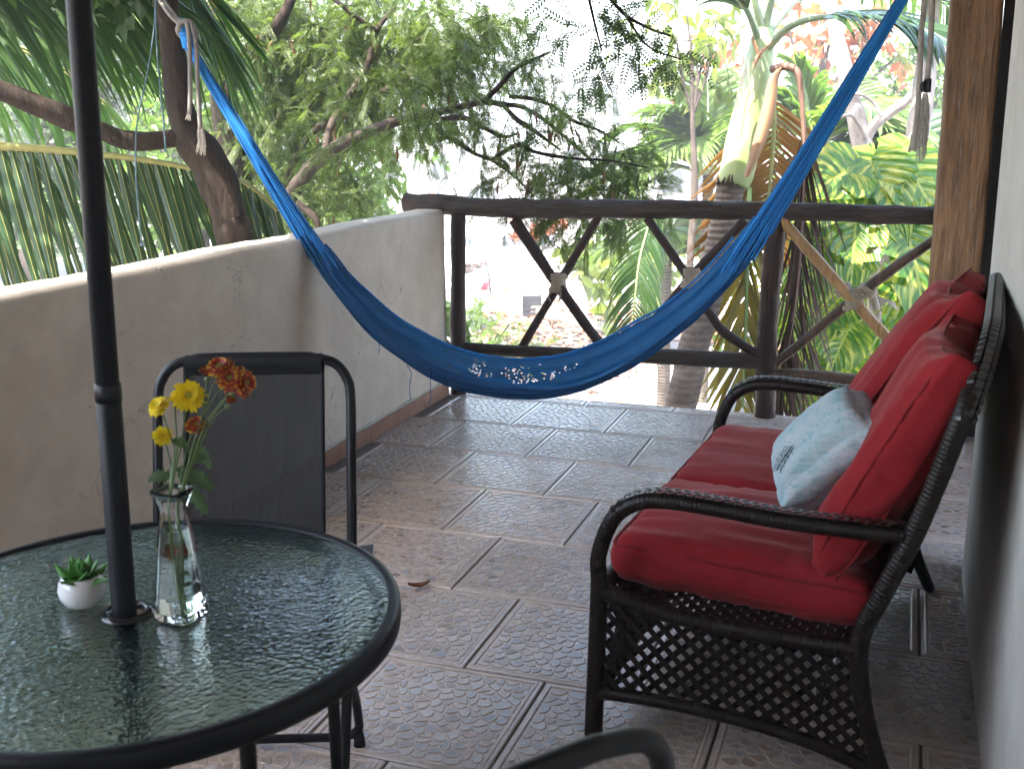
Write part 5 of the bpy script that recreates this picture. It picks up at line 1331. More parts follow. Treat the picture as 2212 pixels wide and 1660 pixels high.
# hanging fronds: one dead and brown, one turning orange and olive
frond(rp, [P(1668, 150, 7.0), P(1700, 144, 6.9), P(1724, 160, 6.85), P(1733, 230, 6.85), P(1737, 330, 6.85), P(1734, 440, 6.85), P(1728, 560, 6.85), P(1712, 690, 6.85), P(1690, 800, 6.85), P(1670, 880, 6.85)], [.026, .026, .022, .016, .0135, .013, .012, .011, .009, .006],
      60, lambda q: .95 - .35 * q, .0125, .25, fr_dry, simple('dry brown rachis', (.10, .055, .038), (.20, .115, .08), 8, .6), .65, 0, (1, 1), True, .24, 'dead_frond', .09, sidevec=(.94, .33, 0), dirv2=(dn(15), dn(-9)))
frond(rp, [P(1655, 170, 7.35), P(1668, 200, 7.35), P(1672, 260, 7.35), P(1668, 340, 7.35), P(1660, 430, 7.35), P(1652, 540, 7.35)], [.02, .02, .016, .013, .01, .006],
      26, lambda q: .70, .021, .25, fr_orange, rib, .62, -.05, (1, 1), True, .12, 'turning_frond', .06, sidevec=(.94, .33, 0))
frond(rp, [P(1622, 330, 7.5), P(1620, 390, 7.4), P(1617, 470, 7.3), P(1614, 560, 7.3), P(1612, 680, 7.3), P(1608, 790, 7.3), P(1604, 880, 7.3)], [.015, .017, .017, .016, .014, .012, .007],
      40, lambda q: .66 - .15 * q, .020, .3, fr_olive, simple('green rachis', (.16, .26, .08), (.24, .34, .12), 6, .5), .75, 0, (1, 1), True, .12, 'turning_frond', .08, sidevec=(.94, .33, 0), dirv2=(dn(22), dn(-30)))
# tip of a young palm frond left of the trunk, beyond
frond(rp, [P(1440, 440, 8.6), P(1410, 470, 8.5), P(1392, 520, 8.4), P(1380, 570, 8.3), P(1372, 640, 8.2), P(1366, 700, 8.2)], [.012, .012, .010, .009, .007, .004], 34, lambda q: .40, .012, .9, fr_mid, simple('green midrib', (.10, .15, .04), (.16, .22, .06), 8, .5), .75, 0, (1, 1), True, .08, limit=80, sidevec=(.94, .33, 0))

# ---- climbing vine with big yellow-streaked leaves on a grey trunk
gt = thing('grey_trunk_tree', 'leaning smooth grey trunk behind the vine leaves, next to the wooden pillar', 'tree', tuple(np.array((*P(1880, 800, 8.0)[:2], GZ))))
gb = px_of(np.array((*P(1872, 800, 8.0)[:2], GZ)))
limb('trunk', [gb, (1884, 790, 8), (1892, 700, 8), (1908, 600, 8), (1930, 500, 8), (1952, 430, 8), (1968, 360, 8), (1985, 270, 8), (1998, 170, 8), (2008, 60, 8), (2012, -60, 8), (2020, -300, 8)], [40, 38, 38, 34, 30, 26, 25, 24, 22, 20, 18, 14], barkg, gt)
limb('branch', [(1896, 690, 7.9), (1880, 630, 7.7), (1840, 585, 7.6), (1795, 590, 7.5), (1760, 620, 7.5)], [11, 9, 8, 6, 4], barkg, gt)
def var_mat():
    m, n, b = new_mat('yellow-streaked vine leaf'); t = N(n, 'ShaderNodeUVMap'); s_ = N(n, 'ShaderNodeSeparateXYZ'); n.links.new(t.outputs[0], s_.inputs[0])
    u_, v_ = s_.outputs[0], s_.outputs[1]; av = math_n(n, 'ABSOLUTE', v_)
    oi = N(n, 'ShaderNodeObjectInfo')
    cx = N(n, 'ShaderNodeCombineXYZ'); n.links.new(math_n(n, 'ADD', math_n(n, 'MULTIPLY', math_n(n, 'SUBTRACT', u_, math_n(n, 'MULTIPLY', av, .35)), 15), math_n(n, 'MULTIPLY', oi.outputs['Random'], 50)), cx.inputs[0]); n.links.new(math_n(n, 'MULTIPLY', v_, 1.4), cx.inputs[1])
    f = tex_noise(n, cx.outputs[0], 1.0, 3, .6)
    col = ramp(n, f, [(.40, (.055, .145, .02)), (.50, (.11, .21, .028)), (.58, (.36, .38, .06)), (.75, (.50, .47, .14))])
    mid = ramp(n, av, [(.02, (1, 1, 1)), (.06, (0, 0, 0))]); col = mixc(n, mid, col, (.42, .46, .09))
    n.links.new(col, b.inputs['Base Color']); b.inputs['Roughness'].default_value = .3
    wv = math_n(n, 'SINE', math_n(n, 'MULTIPLY', math_n(n, 'SUBTRACT', u_, math_n(n, 'MULTIPLY', av, .4)), 60)); bump(n, b, wv, .35, .01)
    tr = N(n, 'ShaderNodeBsdfTranslucent'); n.links.new(mixc(n, 1, col, (1.5, 1.6, .7), 'MULTIPLY'), tr.inputs[0]); mx = N(n, 'ShaderNodeMixShader'); mx.inputs[0].default_value = .45
    n.links.new(b.outputs[0], mx.inputs[1]); n.links.new(tr.outputs[0], mx.inputs[2]); n.links.new(mx.outputs[0], n.nodes['Material Output'].inputs[0]); return m
VAR = var_mat()
vine = thing('climbing_vine', 'climbing vine with big glossy yellow-streaked split leaves on the grey trunk beyond the railing', 'vine', tuple(np.array((*P(1870, 800, 7.8)[:2], GZ))))
yst = simple('yellow-green vine stem', (.22, .25, .05), (.36, .36, .09), 8, .45)
limb('stem', [gb[:2] + (7.75,), (1868, 790, 7.75), (1866, 690, 7.72), (1868, 600, 7.7), (1880, 520, 7.7), (1885, 470, 7.7), (1900, 400, 7.75)], [9, 9, 10, 10, 12, 11, 7], yst, vine)
def vine_leaf(px, py, d, lpx, ang, tilt=.4, fold=.25, stem=(1872, 560, 7.7), wr=.40, droop=.35):
    """leaf base at a point, pointing ang (0 = right, -90 = down) in the plane facing the balcony"""
    c = P(px, py, d); l = 1.38 * lpx * d / FD; a = R(ang); dirv = nrm(CR * math.cos(a) + CU * math.sin(a) - CF * tilt); side = nrm(np.cross(dirv, -CF + CU * .5)); up = np.cross(side, dirv); V = []; F = []; UV = []
    nu, nv = 15, 11; split = set(); rs = random.Random(int(px * 7 + py))
    for sd in (0, 1):
        for k in range(rs.choice((1, 2, 3))): split.add((rs.randrange(4, 12), sd))
    for i in range(nu):
        q = i / (nu - 1); wid = wr * l * (math.sin(math.pi * (q * .80 + .17)) ** .75) * (1 - q ** 5) + .002
        if q < .12: wid *= .75 + 2 * q
        for j in range(nv):
            v = -1 + 2 * j / (nv - 1); av = abs(v)
            p = c + dirv * l * (q - .16 * av * (1 - q) * 1.4 + .10 * av * q) + side * wid * v + up * (fold * wid * av - .05 * l * math.sin(q * 26 - av * 6) * av * .25) - np.array((0, 0, 1)) * droop * l * q * q
            V.append(p); UV.append((q, v))
    for i in range(nu - 1):
        for j in range(nv - 1):
            sd = 0 if j < 5 else 1; out_ = j in (0, 1, 2, 7, 8, 9)
            if (i, sd) in split and out_: continue
            F.append((i * nv + j, i * nv + j + 1, (i + 1) * nv + j + 1, (i + 1) * nv + j))
    M = inv_of(vine); me_ = mesh_of('leaf', [tuple(M @ Vector(p)) for p in V], F, VAR, True); uvl = me_.uv_layers.new(name='UVMap')
    uvl.data.foreach_set('uv', np.array([UV[i] for f in F for i in f], np.float32).ravel())
    o = link(bpy.data.objects.new('leaf', me_)); o.parent = vine
    if stem: 
        m = MB(); s0 = P(*stem); m.tube(smooth_pts([s0, (s0 + c) / 2 + np.array((0, 0, .06)), c], 6), [.012, .008, .006] + [.006] * 10, 7) if False else m.tube(smooth_pts([s0, (s0 + c) / 2 + np.array((0, 0, .06)), c], 6), .008, 7); obj('stalk', m, yst, o)
for a in ((1985, 355, 7.6, 150, 205, .5, .2, (1895, 470, 7.7), .48), (1905, 360, 7.5, 150, 235, .5, .2, (1890, 450, 7.7), .42), (1880, 350, 7.45, 120, 290, .5, .25, (1890, 450, 7.7), .5), (1850, 370, 7.4, 110, 190, .6, .3, (1885, 460, 7.7), .5), (1945, 345, 7.5, 125, 300, .5, .2, (1892, 440, 7.7), .48),
          (1800, 420, 7.3, 115, 200, .5, .3, (1880, 480, 7.7), .42), (1850, 460, 7.35, 120, 255, .6, .3, (1884, 500, 7.7), .4), (1800, 500, 7.4, 140, 235, .5, .3, (1880, 520, 7.7), .4), (1960, 500, 7.3, 150, 275, .5, .25, (1884, 530, 7.7), .36), (1990, 520, 7.35, 140, 262, .5, .3, (1884, 540, 7.7), .4), (2000, 470, 7.5, 120, 300, .5, .3, (1890, 520, 7.7), .45),
          (1850, 540, 7.5, 130, 195, .6, .3, (1872, 560, 7.7), .42), (1800, 590, 7.5, 110, 180, .6, .3, (1868, 600, 7.7), .4), (1950, 600, 7.4, 130, 275, .5, .3, (1870, 610, 7.7), .38), (1985, 610, 7.4, 130, 268, .5, .3, (1870, 620, 7.7), .35), (1820, 640, 7.45, 110, 215, .6, .3, (1867, 650, 7.7), .42), (1770, 660, 7.6, 100, 200, .5, .3, (1866, 690, 7.7), .42),
          (1840, 700, 7.4, 100, 230, .6, .3, (1866, 690, 7.7), .42), (1790, 730, 7.5, 100, 210, .6, .3, (1866, 730, 7.7), .45), (1830, 770, 7.4, 100, 240, .6, .3, (1866, 760, 7.7), .45), (1760, 790, 7.6, 90, 190, .5, .3, (1867, 790, 7.7), .45), (1950, 680, 7.5, 110, 280, .5, .3, (1867, 690, 7.7), .4), (1750, 560, 7.8, 100, 170, .5, .3, (1870, 590, 7.7), .42), (1905, 720, 7.6, 100, 300, .5, .3, (1866, 720, 7.7), .42),
          (1800, 850, 7.5, 100, 200, .6, .3, (1867, 800, 7.7), .45), (1850, 830, 7.4, 100, 260, .6, .3, (1867, 800, 7.7), .45), (1740, 860, 7.6, 90, 180, .5, .3, (1867, 820, 7.7), .45), (1990, 400, 7.7, 110, 320, .4, .3, (1895, 430, 7.7), .45), (1770, 470, 7.6, 100, 150, .4, .3, (1880, 500, 7.7), .42), (1760, 430, 7.9, 90, 190, .4, .3, None, .42)):
    vine_leaf(*a)

# ---- forked pale tree further right, and the crowns behind
fk = thing('forked_tree', 'pale grey forked tree between the hammock rope and the wooden pillar', 'tree', tuple(np.array((*P(1880, 420, 9.5)[:2], GZ))))
kb = px_of(np.array((*P(1885, 420, 9.5)[:2], GZ)))
limb('trunk', [kb, (1890, 520, 9.5), (1880, 420, 9.5), (1868, 340, 9.5), (1858, 290, 9.5), (1842, 220, 9.5), (1825, 150, 9.5), (1808, 85, 9.5), (1796, 20, 9.5), (1780, -80, 9.5)], [30, 26, 24, 23, 22, 18, 17, 16, 14, 12], barkg, fk)
limb('branch', [(1866, 315, 9.5), (1885, 275, 9.45), (1925, 242, 9.4), (1965, 212, 9.3), (2000, 160, 9.2), (2035, 100, 9.2), (2060, 20, 9.2)], [12, 12, 11, 10, 10, 9, 7], barkg, fk)
limb('branch', [(1905, 255, 9.4), (1890, 225, 9.4), (1860, 205, 9.4), (1830, 205, 9.4)], [5, 4, 3, 2], barkg, fk)
limb('branch', [(1870, 300, 9.4), (1840, 250, 9.3), (1800, 262, 9.3), (1760, 290, 9.3)], [5, 4, 3, 2], barkg, fk)
def tree(name, label, base_px, trunk_r, clumps, per, lm, lsize, tmpl, bm=barkl, group=None, twl=(.3, .7), nl=14, droop=.5, jit=.8, extra=None):
    px, py, d = base_px; b = np.array((*P(px, py, d)[:2], GZ)); t = thing(name, label, 'tree', tuple(b), 0, group)
    cx = np.mean([c[0] for c in clumps]); cy = np.mean([c[1] for c in clumps]); q = px_of(b)
    limb('trunk', [q, ((q[0] * 2 + px) / 3, (q[1] * 1 + py * 2) / 3, d), (px, py, d), ((px + cx) / 2, (py + cy) / 2, d), (cx, cy, d)], [trunk_r * 1.2, trunk_r, trunk_r * .9, trunk_r * .6, trunk_r * .3], bm, t)
    for c in random.sample(clumps, min(len(clumps), 6)):
        limb('limb', [((px + cx) / 2, (py + cy) / 2, d), ((px + cx + 2 * c[0]) / 4 + random.uniform(-15, 15), (py + cy + 2 * c[1]) / 4, (d + c[2]) / 2), c[:3]], [trunk_r * .5, trunk_r * .35, trunk_r * .12], bm, t)
    s_, d_ = blob_starts(clumps, per); pts, pos, ld = twig_field(s_, d_, rng.uniform(*twl, len(s_)), nl, 1, droop, jit)
    twig_mesh('twigs', pts, .006, bm, t); leaves_obj('crown', tmpl, pos, ld, lsize, lm, t)
    if extra: leaves_obj('red_leaves', tmpl, *extra(s_, d_), lsize * 1.1, lf_red, t)
    return t
tl = tri_leaf()
tree('broadleaf_tree', 'tall deep green broadleaf tree behind the coconut fronds, farthest left', (60, 500, 13), 30, [(x, y, 13 + random.uniform(-1, 1), 110) for x in (-60, 80, 200, 300) for y in (-40, 120, 280, 430)], 9, lf_deep, .14, tl)
tree('broadleaf_tree', 'deep green broadleaf tree between the dark trunk and the feathery tree', (430, 520, 12), 26, [(x, y, 12 + random.uniform(-1, 1), 95) for x in (330, 430, 530, 610) for y in (-60, 80, 210, 330, 440)], 9, lf_fresh, .12, tl)
tree('broadleaf_tree', 'bright green long-leaved tree seen over the parapet end, left of the log railing', (760, 520, 13), 16, [(700, 300, 13, 70), (770, 340, 13, 65), (720, 390, 13, 70), (790, 400, 13, 60), (740, 450, 12.5, 55), (800, 440, 12.5, 40), (660, 440, 12.5, 60), (690, 370, 13, 60)], 16, lf_fresh, .17, tri_leaf(.17, .04, .2), droop=1.3)
tree('broadleaf_tree', 'deep green tree high behind the top of the feathery tree', (720, 420, 16), 20, [(x, y, 16 + random.uniform(-1, 1), 100) for x in (480, 600, 720, 840, 930) for y in (-70, 40, 150, 250)], 5, lf_fresh, .15, tl)
tree('loose_leaf_tree', 'thin tree of large pale hanging leaves against the white sky, left of the palm', (1500, 420, 12), 9, [(1415, 40, 12, 45), (1460, 70, 12, 50), (1500, 110, 12, 45), (1530, 60, 12, 45), (1480, 10, 12, 50), (1550, 120, 12, 40), (1430, 110, 12, 35), (1500, 160, 12, 40), (1560, 20, 12, 45)], 7, lf_pale, .24, tri_leaf(.19, .05, .15), twl=(.3, .6), nl=7, droop=1.2)
tree('almond_tree', 'sea almond tree with reddening leaves, above the forked tree', (1760, 420, 15), 14, [(1700, 60, 15, 60), (1760, 110, 15, 60), (1800, 60, 15, 60), (1850, 110, 15, 60), (1900, 90, 15, 55), (1940, 120, 15, 40), (1840, 30, 15, 60), (1620, 90, 15, 40), (1580, 150, 15, 40)], 6, lf_red, .20, tri_leaf(.33, .05, .1), nl=9)
tree('almond_tree', 'sea almond tree with red leaves behind the pale palm, left of the crownshaft', (1530, 420, 16), 10, [(1490, 170, 16, 40), (1530, 190, 16, 40), (1560, 150, 16, 40), (1500, 215, 16, 30), (1590, 210, 16, 40)], 6, lf_red, .20, tri_leaf(.33, .05, .1), nl=9)
tree('fine_leaf_tree', 'bright fine-leaved tree behind the forked tree', (1930, 420, 17), 14, [(x, y, 17, 60) for x in (1840, 1900, 1960, 2010, 2060) for y in (140, 190, 240, 290)] + [(1780, 240, 17, 50), (1780, 290, 17, 50)], 12, lf_fresh, .13, tl)
tree('fine_leaf_tree', 'bright bushy tree low behind the vine and the palm trunk', (1850, 620, 14), 12, [(x, y, 14 + random.uniform(-1, 1), 75) for x in (1680, 1760, 1840, 1920, 1990) for y in (330, 420, 510, 610, 700)], 8, lf_fresh, .15, tl)

def bg_palm(label, px, py, d, fr, ll, mat, h=None):
    b = np.array((*P(px, py, d)[:2], GZ)); t = thing('background_palm', label, 'palm tree', tuple(b)); q = px_of(b)
    limb('trunk', [q, ((q[0] + px) / 2, (q[1] + py) / 2, d), (px, py, d)], [16, 13, 11], ringb, t)
    c = P(px, py, d)
    for (an, el, l, sag) in fr:
        hd = CR * math.cos(R(an)) + np.array((CF[0], CF[1], 0)) * math.sin(R(an)); pts_ = [c + hd * l * q * math.cos(R(el)) + np.array((0, 0, 1)) * (l * q * math.sin(R(el)) - sag * l * q * q) for q in np.linspace(0, 1, 6)]
        frond(t, pts_, [.03, .025, .02, .014, .008, .004], 40, lambda q: ll * (.6 + .4 * math.sin(math.pi * min(1, q + .1))), .03, .8, mat, pet, .7, .1, (1, 1), False, .12)
    return t
bg_palm('bright background palm left of the crownshaft, arching fronds over the yard', 1530, 380, 13, [(170, 55, 1.9, .55), (150, 65, 1.8, .5), (190, 40, 1.8, .6), (200, 70, 1.7, .5), (120, 60, 1.6, .6), (240, 60, 1.6, .7), (30, 60, 1.5, .6), (90, 80, 1.6, .3), (175, 25, 1.5, .5), (215, 50, 1.9, .8), (160, 75, 2.0, .7)], .75, fr_bg)
bg_palm('background palm with broad arching fronds right of the crownshaft', 1760, 320, 12, [(170, 65, 1.6, .5), (20, 50, 1.7, .5), (200, 50, 1.5, .6), (60, 70, 1.5, .5), (330, 40, 1.7, .6), (300, 55, 1.6, .6), (120, 60, 1.6, .5), (5, 20, 1.6, .45), (185, 80, 1.5, .4)], .75, fr_bg)
bg_palm('dark background palm low between the forked trunk and the pillar', 1960, 340, 12.5, [(170, 20, 1.5, .4), (190, 45, 1.5, .6), (20, 30, 1.3, .5), (150, 5, 1.5, .3), (220, 30, 1.4, .5), (200, 10, 1.6, .35), (60, 60, 1.3, .5)], .7, fr_mid)
bg_palm('small background palm low in the yard left of the ringed trunk', 1440, 560, 14, [(170, 60, 1.3, .6), (10, 60, 1.4, .6), (200, 40, 1.4, .6), (60, 70, 1.3, .5), (330, 50, 1.4, .7), (250, 60, 1.4, .7), (120, 60, 1.3, .6), (0, 30, 1.4, .5)], .6, fr_bg)

# ---- low plants in the yard
def shrub(name, label, cat, px, py, d, clumps, per, lm, lsize, tmpl, nl=10, droop=.4, twl=(.2, .4), jit=.8):
    b = PZ(px, py, GZ); t = thing(name, label, cat, tuple(b)); s_, d_ = blob_starts(clumps, per)
    pts, pos, ld = twig_field(s_, d_, rng.uniform(*twl, len(s_)), nl, 1, droop, jit)
    m = MB()
    for c in clumps: m.tube(smooth_pts([b, b * .5 + P(*c[:3]) * .5 + np.array((random.uniform(-.05, .05), 0, .05)), P(*c[:3])], 5), .010, 6)
    obj('stem', m, barkl, t); twig_mesh('twigs', pts, .004, barkl, t); leaves_obj('foliage', tmpl, pos, ld, lsize, lm, t); return t
dd_ = lambda px, py: px_of(PZ(px, py, GZ))[2]
shrub('feathery_shrub', 'low feathery green seedling seen under the left lashed braces, by the left railing post', 'shrub', 1050, 800, 13, [(980, 725, 11.5, 34), (1040, 735, 11.5, 32), (1075, 720, 11.5, 34), (1120, 735, 11.5, 34), (1160, 745, 11.5, 26), (1100, 700, 11.5, 24)], 24, lf_fresh, .17, pinnate(11, .17, .06), 10, .5)
shrub('almond_sapling', 'young almond sapling with rosettes of broad pale leaves beside the hanging palm frond', 'sapling', 1400, 650, 20, [(1320, 570, 19, 36), (1350, 610, 19, 38), (1400, 600, 19, 40), (1430, 570, 19, 40), (1290, 545, 20, 36), (1250, 560, 20, 34), (1440, 625, 18.5, 34), (1240, 530, 21, 30), (1460, 540, 19, 36)], 13, lf_pale, .36, tri_leaf(.30, .05, .1), 8, .2, (.2, .5))
shrub('green_bush', 'bushy green shrub in the yard behind the middle of the railing', 'bush', 1300, 560, 24, [(1290, 505, 24, 34), (1350, 500, 24, 40), (1410, 490, 24, 44), (1460, 500, 23, 46), (1500, 560, 20, 40), (1380, 520, 23, 36)], 10, lf_fresh, .30, tl, 10)
shrub('red_flower_bush', 'red flowering bush showing just under the top rail, far across the yard', 'bush', 1170, 520, 34, [(1130, 482, 34, 22), (1160, 486, 34, 24), (1190, 482, 34, 24), (1215, 490, 34, 20), (950, 440, 34, 14)], 30, leaf_mat('red bract', (.45, .06, .03), (.55, .14, .06), .3, .6), .26, tri_leaf(.35), 10)
shrub('dark_leaf_plant', 'dark glossy plant between the parapet end and the left railing post', 'plant', 985, 780, 12, [(968, 665, 8, 12), (972, 700, 8, 16), (965, 735, 8, 14)], 90, lf_deep, .14, tri_leaf(.25), 5)
hedge = [(x, y, 60, 60) for x in range(-300, 700, 70) for y in (180, 260, 330, 400)]
for k, (x0, x1, lab) in enumerate(((-350, 60, 'far green tree line behind the coconut palm, left part'), (60, 480, 'far green tree behind the feathery tree trunk'))):
    tree('far_tree', lab, ((x0 + x1) / 2, 420, 28), 14, [(x, y, 28, 100) for x in range(x0, x1, 85) for y in (60, 180, 300, 400)], 12, lf_deep, .34, tl, twl=(.5, 1.2))

# ---- leaf litter on the ground
n_ = 9000; u1 = rng.uniform(0, 1, n_); pxs = rng.uniform(1020, 1800, n_); pys = 600 + 300 * rng.uniform(0, 1, n_) ** 1.0
pos = np.array([PZ(a, b, GZ) for a, b in zip(pxs, pys)]); keep = []
for i in range(n_):
    dens = .5 + .9 * nz(pos[i], .35, 4) + (.45 if 620 < pys[i] < 740 and pxs[i] > 1150 else -.28)
    if pys[i] > 790: dens -= .12
    keep.append(rng.uniform() < dens)
pos = pos[np.array(keep)]; pos[:, 2] += rng.uniform(.006, .03, len(pos)); a = rng.uniform(0, 6.283, len(pos)); tz = rng.normal(0, .3, len(pos))
Y = np.stack([np.cos(a), np.sin(a), tz], 1); Y = nrm(Y); X = nrm(np.cross(Y, np.array((0, 0, 1.)) + rng.normal(0, .25, (len(pos), 3)))); Z = np.cross(X, Y)
V, F = scatter(*tri_leaf(.28, .12, .1), pos, X, Y, Z, rng.uniform(.12, .24, len(pos)))
tag(np_obj('leaf_litter', V, F, lf_brown), kind='stuff')

# ================================================================== YARD THINGS
conc = simple('weathered concrete', (.26, .25, .24), (.40, .39, .375), 4, .9, .2, 30, .4, .01)
concw = simple('whitewashed concrete', (.72, .71, .68), (.80, .79, .76), 3, .85, .25, 30, .3, .01)
p0 = PZ(990, 714, GZ); tk = thing('concrete_tank', 'grey concrete water tank with a pale domed lid behind the left railing post', 'water tank', tuple(p0))
dxy = nrm(np.array((CR[0], CR[1], 0))); fxy = nrm(np.array((CF[0], CF[1], 0)))
def ybox(c, wx, wy, z0, z1, m=None):
    m = m or MB(); c = np.array(c); m.obox((c[0], c[1], GZ + (z0 + z1) / 2), dxy * wx / 2, fxy * wy / 2, (0, 0, (z1 - z0) / 2)); return m
obj('tank_wall', ybox(p0 + fxy * .5, .86, 1.0, .0, .82), simple('stained grey cement', (.20, .20, .21), (.34, .34, .35), 5, .9, .2, 25, .4, .01), tk, smooth=False)
lid = MB(); lid.grid(lambda a, b_: p0 + fxy * .5 + dxy * (.47 * math.cos(6.283 * a) * b_) + fxy * (.52 * math.sin(6.283 * a) * b_) + np.array((0, 0, .80 + .22 * (1 - b_ ** 2.2))), 24, 7, True); obj('lid', lid, simple('pale plastic lid', (.40, .44, .50), (.5, .54, .6), 4, .5), tk)
c0 = PZ(1149, 680, GZ); ck_ = thing('plastic_crate', 'black slatted plastic crate standing on the leaf-strewn ground', 'crate', tuple(c0)); blk = simple('black plastic', (.012, .012, .013), (.03, .03, .033), 20, .5)
for (s_, ax, bx_) in ((-1, dxy, fxy), (1, dxy, fxy), (-1, fxy, dxy), (1, fxy, dxy)):
    for k in range(4):
        m = MB(); hz_ = .05 + .10 * k; m.obox(c0 + bx_ * s_ * .18 + np.array((0, 0, hz_)), ax * .19, bx_ * .006, (0, 0, .030)); obj('slat', m, blk, ck_, smooth=False)
for sx in (-1, 1):
    for sy in (-1, 1): m = MB(); m.obox(c0 + dxy * sx * .184 + fxy * sy * .184 + np.array((0, 0, .205)), dxy * .014, fxy * .014, (0, 0, .20)); obj('corner_post', m, blk, ck_, smooth=False)
m = MB(); m.obox(c0 + np.array((0, 0, .018)), dxy * .17, fxy * .17, (0, 0, .010)); obj('crate_floor', m, blk, ck_, smooth=False)
def glimb(name, label, cat, px_pts, r, mat):
    pts_ = [PZ(x, y, GZ) + np.array((0, 0, r_ * .8)) for (x, y), r_ in zip(px_pts, r)]; m = MB(); pp = smooth_pts(pts_, 8); m.tube(pp, lerp_list(r, len(pp)), 12)
    m.v = [tuple(np.array(v) + .03 * np.array((nz(v, 4), nz(v, 4, 5), nz(v, 4, 9)))) for v in m.v]; return tag(obj(name, m, mat), label, cat)
glimb('fallen_log', 'pale fallen log lying across the leaf litter behind the crate', 'log', [(1082, 640), (1130, 662), (1185, 690), (1245, 705), (1312, 722)], [.08, .10, .13, .13, .10], bark('weathered log', (.22, .19, .165), (.38, .34, .30), (3, 3, 3), .8))
glimb('dry_branch', 'thin dry forked branch on the ground under the hanging frond', 'branch', [(1240, 700), (1290, 735), (1350, 760), (1420, 715)], [.02, .02, .018, .01], barkg)
m = MB(); m.tube([PZ(1026, 672, GZ) + np.array((0, 0, .05)), PZ(1119, 640, GZ) + np.array((0, 0, .42))], [.05, .06], 10); tag(obj('bamboo_pole', m, simple('old bamboo', (.30, .24, .15), (.45, .38, .26), 6, .6)), 'pale bamboo pole leaning over the ground between tank and crate', 'pole')
m = MB(); m.tube(smooth_pts([PZ(1060, 640, GZ), PZ(1060, 640, GZ) + np.array((-.03, 0, .4)), PZ(1060, 640, GZ) + np.array((-.12, 0, .85))], 5), [.03, .026, .02], 8); tag(obj('leaning_post', m, barkd), 'thin dark post standing upright in the bright yard', 'post')
m = MB(); cc_ = PZ(1038, 626, GZ); m.lathe([(0, .02), (.17, .02), (.24, .2), (.25, .205), (.235, .19), (.16, .035), (0, .035)], 24, cc_); tag(obj('red_basin', m, simple('red plastic', (.45, .02, .04), (.5, .03, .05), 5, .4)), 'red plastic basin on the bright yard ground', 'basin')
m = MB(); cc_ = PZ(1060, 605, GZ)
m.grid(lambda a, b_: cc_ + dxy * (a - .5) * 1.7 + fxy * (b_ - .5) * 1.4 + np.array((0, 0, .02 + .34 * math.sin(math.pi * a) * math.sin(math.pi * b_) * (1 + .5 * nz((a * 5, b_ * 5, 1), 1)))), 20, 14); tag(obj('blue_sheet', m, simple('faded blue plastic sheet', (.16, .28, .42), (.30, .42, .55), 4, .5)), 'crumpled faded blue plastic sheet in the bright yard', 'sheet')
hp_ = thing('palm_thatch_heap', 'heap of dry brown palm thatch beyond the tank', 'thatch', tuple(PZ(1025, 604, GZ))); m = MB(); cc_ = PZ(1025, 604, GZ)
for k in range(160):
    an = random.uniform(0, 6.28); r_ = random.uniform(0, .55); b = cc_ + dxy * r_ * math.cos(an) + fxy * r_ * math.sin(an) + np.array((0, 0, random.uniform(.0, .5) * (1 - r_))); d = dxy * random.uniform(-1, 1) + fxy * random.uniform(-1, 1) + np.array((0, 0, random.uniform(-.3, .3))); V, F = leaflet(b, d, np.array((0, 0, 1.)), random.uniform(.3, .7), .018, .5, 4); m.add(V, F)
obj('thatch_strips', m, fr_dry, hp_, kind='stuff')
# low wall of the ramp on the right
rw = MB(); a_, b_ = PZ(1536, 884, GZ), PZ(1588, 745, GZ); dv = nrm(b_ - a_); sv = np.array((dv[1], -dv[0], 0)); ln = np.linalg.norm(b_ - a_)
rw.obox(a_ + dv * (ln / 2 - 1.2) + sv * .12 + np.array((0, 0, .28)), dv * (ln / 2 + 1.2), sv * .12, (0, 0, .28)); tag(obj('ramp_wall', rw, concw, smooth=False), 'low whitewashed wall edging the yard at the foot of the palm', 'wall')
# pale paving strip
sl_ = MB(); sl_.obox(PZ(1000, 560, GZ) + np.array((0, 0, .006)), dxy * 9, fxy * 9, (0, 0, .006)); tag(obj('paved_yard', sl_, simple('pale paving', (.50, .48, .45), (.62, .60, .56), 1.5, .9, .2, 20, .3, .01, kind='World'), smooth=False), kind='structure')
# houses across the yard
glassd = simple('dark window glass', (.02, .025, .03), None, 5, .1, .6)
def far_house(label, px0, px1, pyb, h, deep, wins, roofh=.25, cols=0, wallm=None, flat=True):
    a = PZ(px0, pyb, GZ); dep = px_of(a)[2]; b = P(px1, pyb, dep); b[2] = GZ; wx = np.linalg.norm((b - a)[:2]); c = (a + b) / 2; c[2] = GZ; t = thing('white_house', label, 'house', tuple(c))
    obj('wall', ybox(c + fxy * deep / 2, wx, deep, 0, h), wallm or concw, t, smooth=False)
    obj('roof', ybox(c + fxy * (deep / 2 - .2), wx + .7, deep + .9, h + .003, h + roofh), conc, t, smooth=False)
    for (u, z, w_, hh) in wins:
        wc = c + dxy * (u - .5) * wx; fr_ = obj('window', ybox(wc - fxy * .02, w_ + .16, .06, z - .08, z + hh + .08), conc, t, smooth=False)
        obj('pane', ybox(wc - fxy * .055, w_, .02, z, z + hh), glassd, fr_, smooth=False)
    for k in range(cols):
        pc_ = c + dxy * ((k + .5) / cols - .5) * wx - fxy * 1.2; m = MB(); m.tube([pc_, pc_ + np.array((0, 0, h))], .22, 10); obj('column', m, concw, t)
    if cols: obj('porch_slab', ybox(c - fxy * .75, wx + .6, 1.48, h + .006, h + .2), conc, t, smooth=False)
    return t
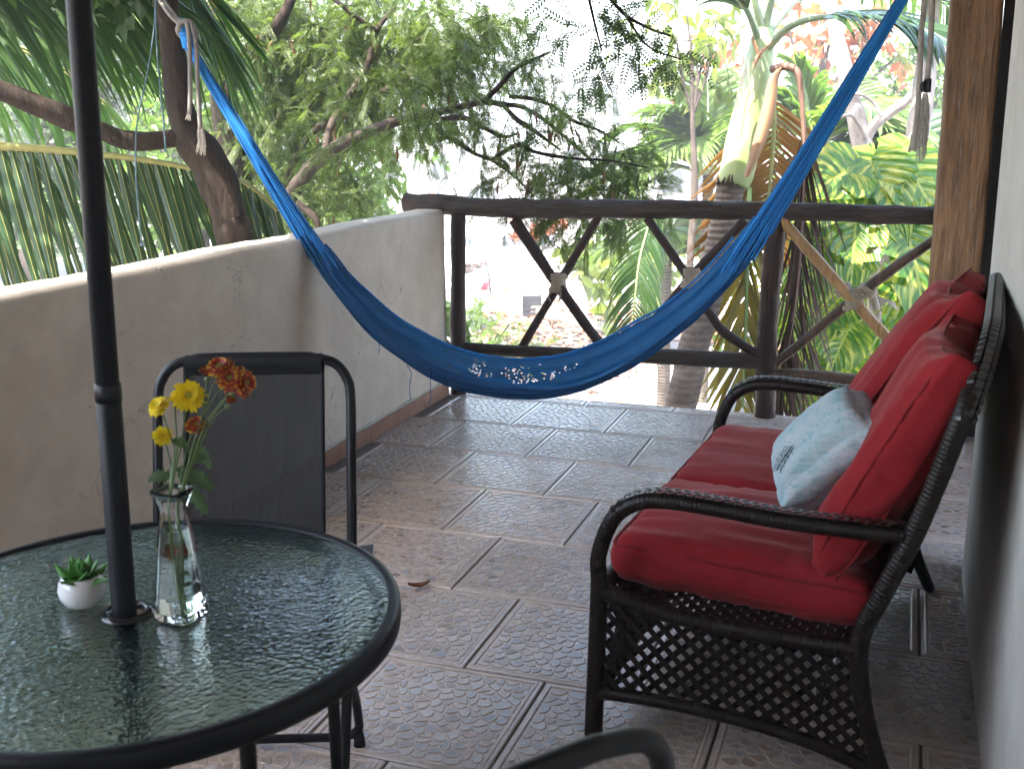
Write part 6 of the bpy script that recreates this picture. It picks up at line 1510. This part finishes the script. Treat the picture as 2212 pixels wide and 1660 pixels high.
far_house('long white house with a columned porch far across the yard, left of the railing', 800, 1010, 428, 3.0, 6, [(.3, 1.0, .9, 1.1), (.7, 1.0, .9, 1.1)], cols=4)
far_house('white two-storey house seen in the gap between the feathery tree and the palm', 1190, 1480, 395, 6.4, 8, [(.5, 4.0, .75, .8), (.15, 1.0, .9, 1.1), (.82, 1.0, .9, 1.1), (.85, 4.0, .75, .8)])
far_house('low white house behind the pale palm, left of the ringed trunk', 1395, 1570, 470, 2.6, 6, [(.3, 1.0, .9, .9), (.7, 1.0, .9, .9)])
gtp = thing('grey_tarp_shelter', 'low grey tarpaulin shelter far beyond the left railing post', 'shelter', tuple(PZ(1020, 525, GZ)))
cc_ = PZ(1020, 525, GZ); m = MB(); m.grid(lambda a, b_: cc_ + dxy * (a - .5) * 4.4 + fxy * (b_ - .5) * 3 + np.array((0, 0, 1.15 + .25 * b_ - .15 * math.sin(math.pi * a) * math.sin(math.pi * b_))), 16, 10); obj('tarpaulin', m, simple('grey tarpaulin', (.15, .16, .18), (.22, .23, .25), 2, .7), gtp)
for sx in (-2.15, 2.15):
    for sy in (-1.45, 1.45): m = MB(); q = cc_ + dxy * sx + fxy * sy; m.tube([q, q + np.array((0, 0, 1.15 + (.25 if sy > 0 else 0)))], .04, 6); obj('post', m, barkl, gtp)
GLARE_HAZE = .007; HTOP = 11.5

# ---- fog volume added to stand in for veiling glare in the lens
hz = MB(); hz.box((-300, -60, -3.4), (300, 460, HTOP))
hm_ = bpy.data.materials.new('glare_haze'); hm_.use_nodes = True; hn_ = hm_.node_tree; hn_.nodes.remove(hn_.nodes['Principled BSDF'])
pv = hn_.nodes.new('ShaderNodeVolumePrincipled'); pv.inputs['Density'].default_value = GLARE_HAZE; pv.inputs['Color'].default_value = (.96, .97, 1, 1); pv.inputs['Anisotropy'].default_value = .2
hn_.links.new(pv.outputs[0], hn_.nodes['Material Output'].inputs['Volume'])
ho = obj('glare_haze', hz, hm_, smooth=False); ho['kind'] = 'stuff'
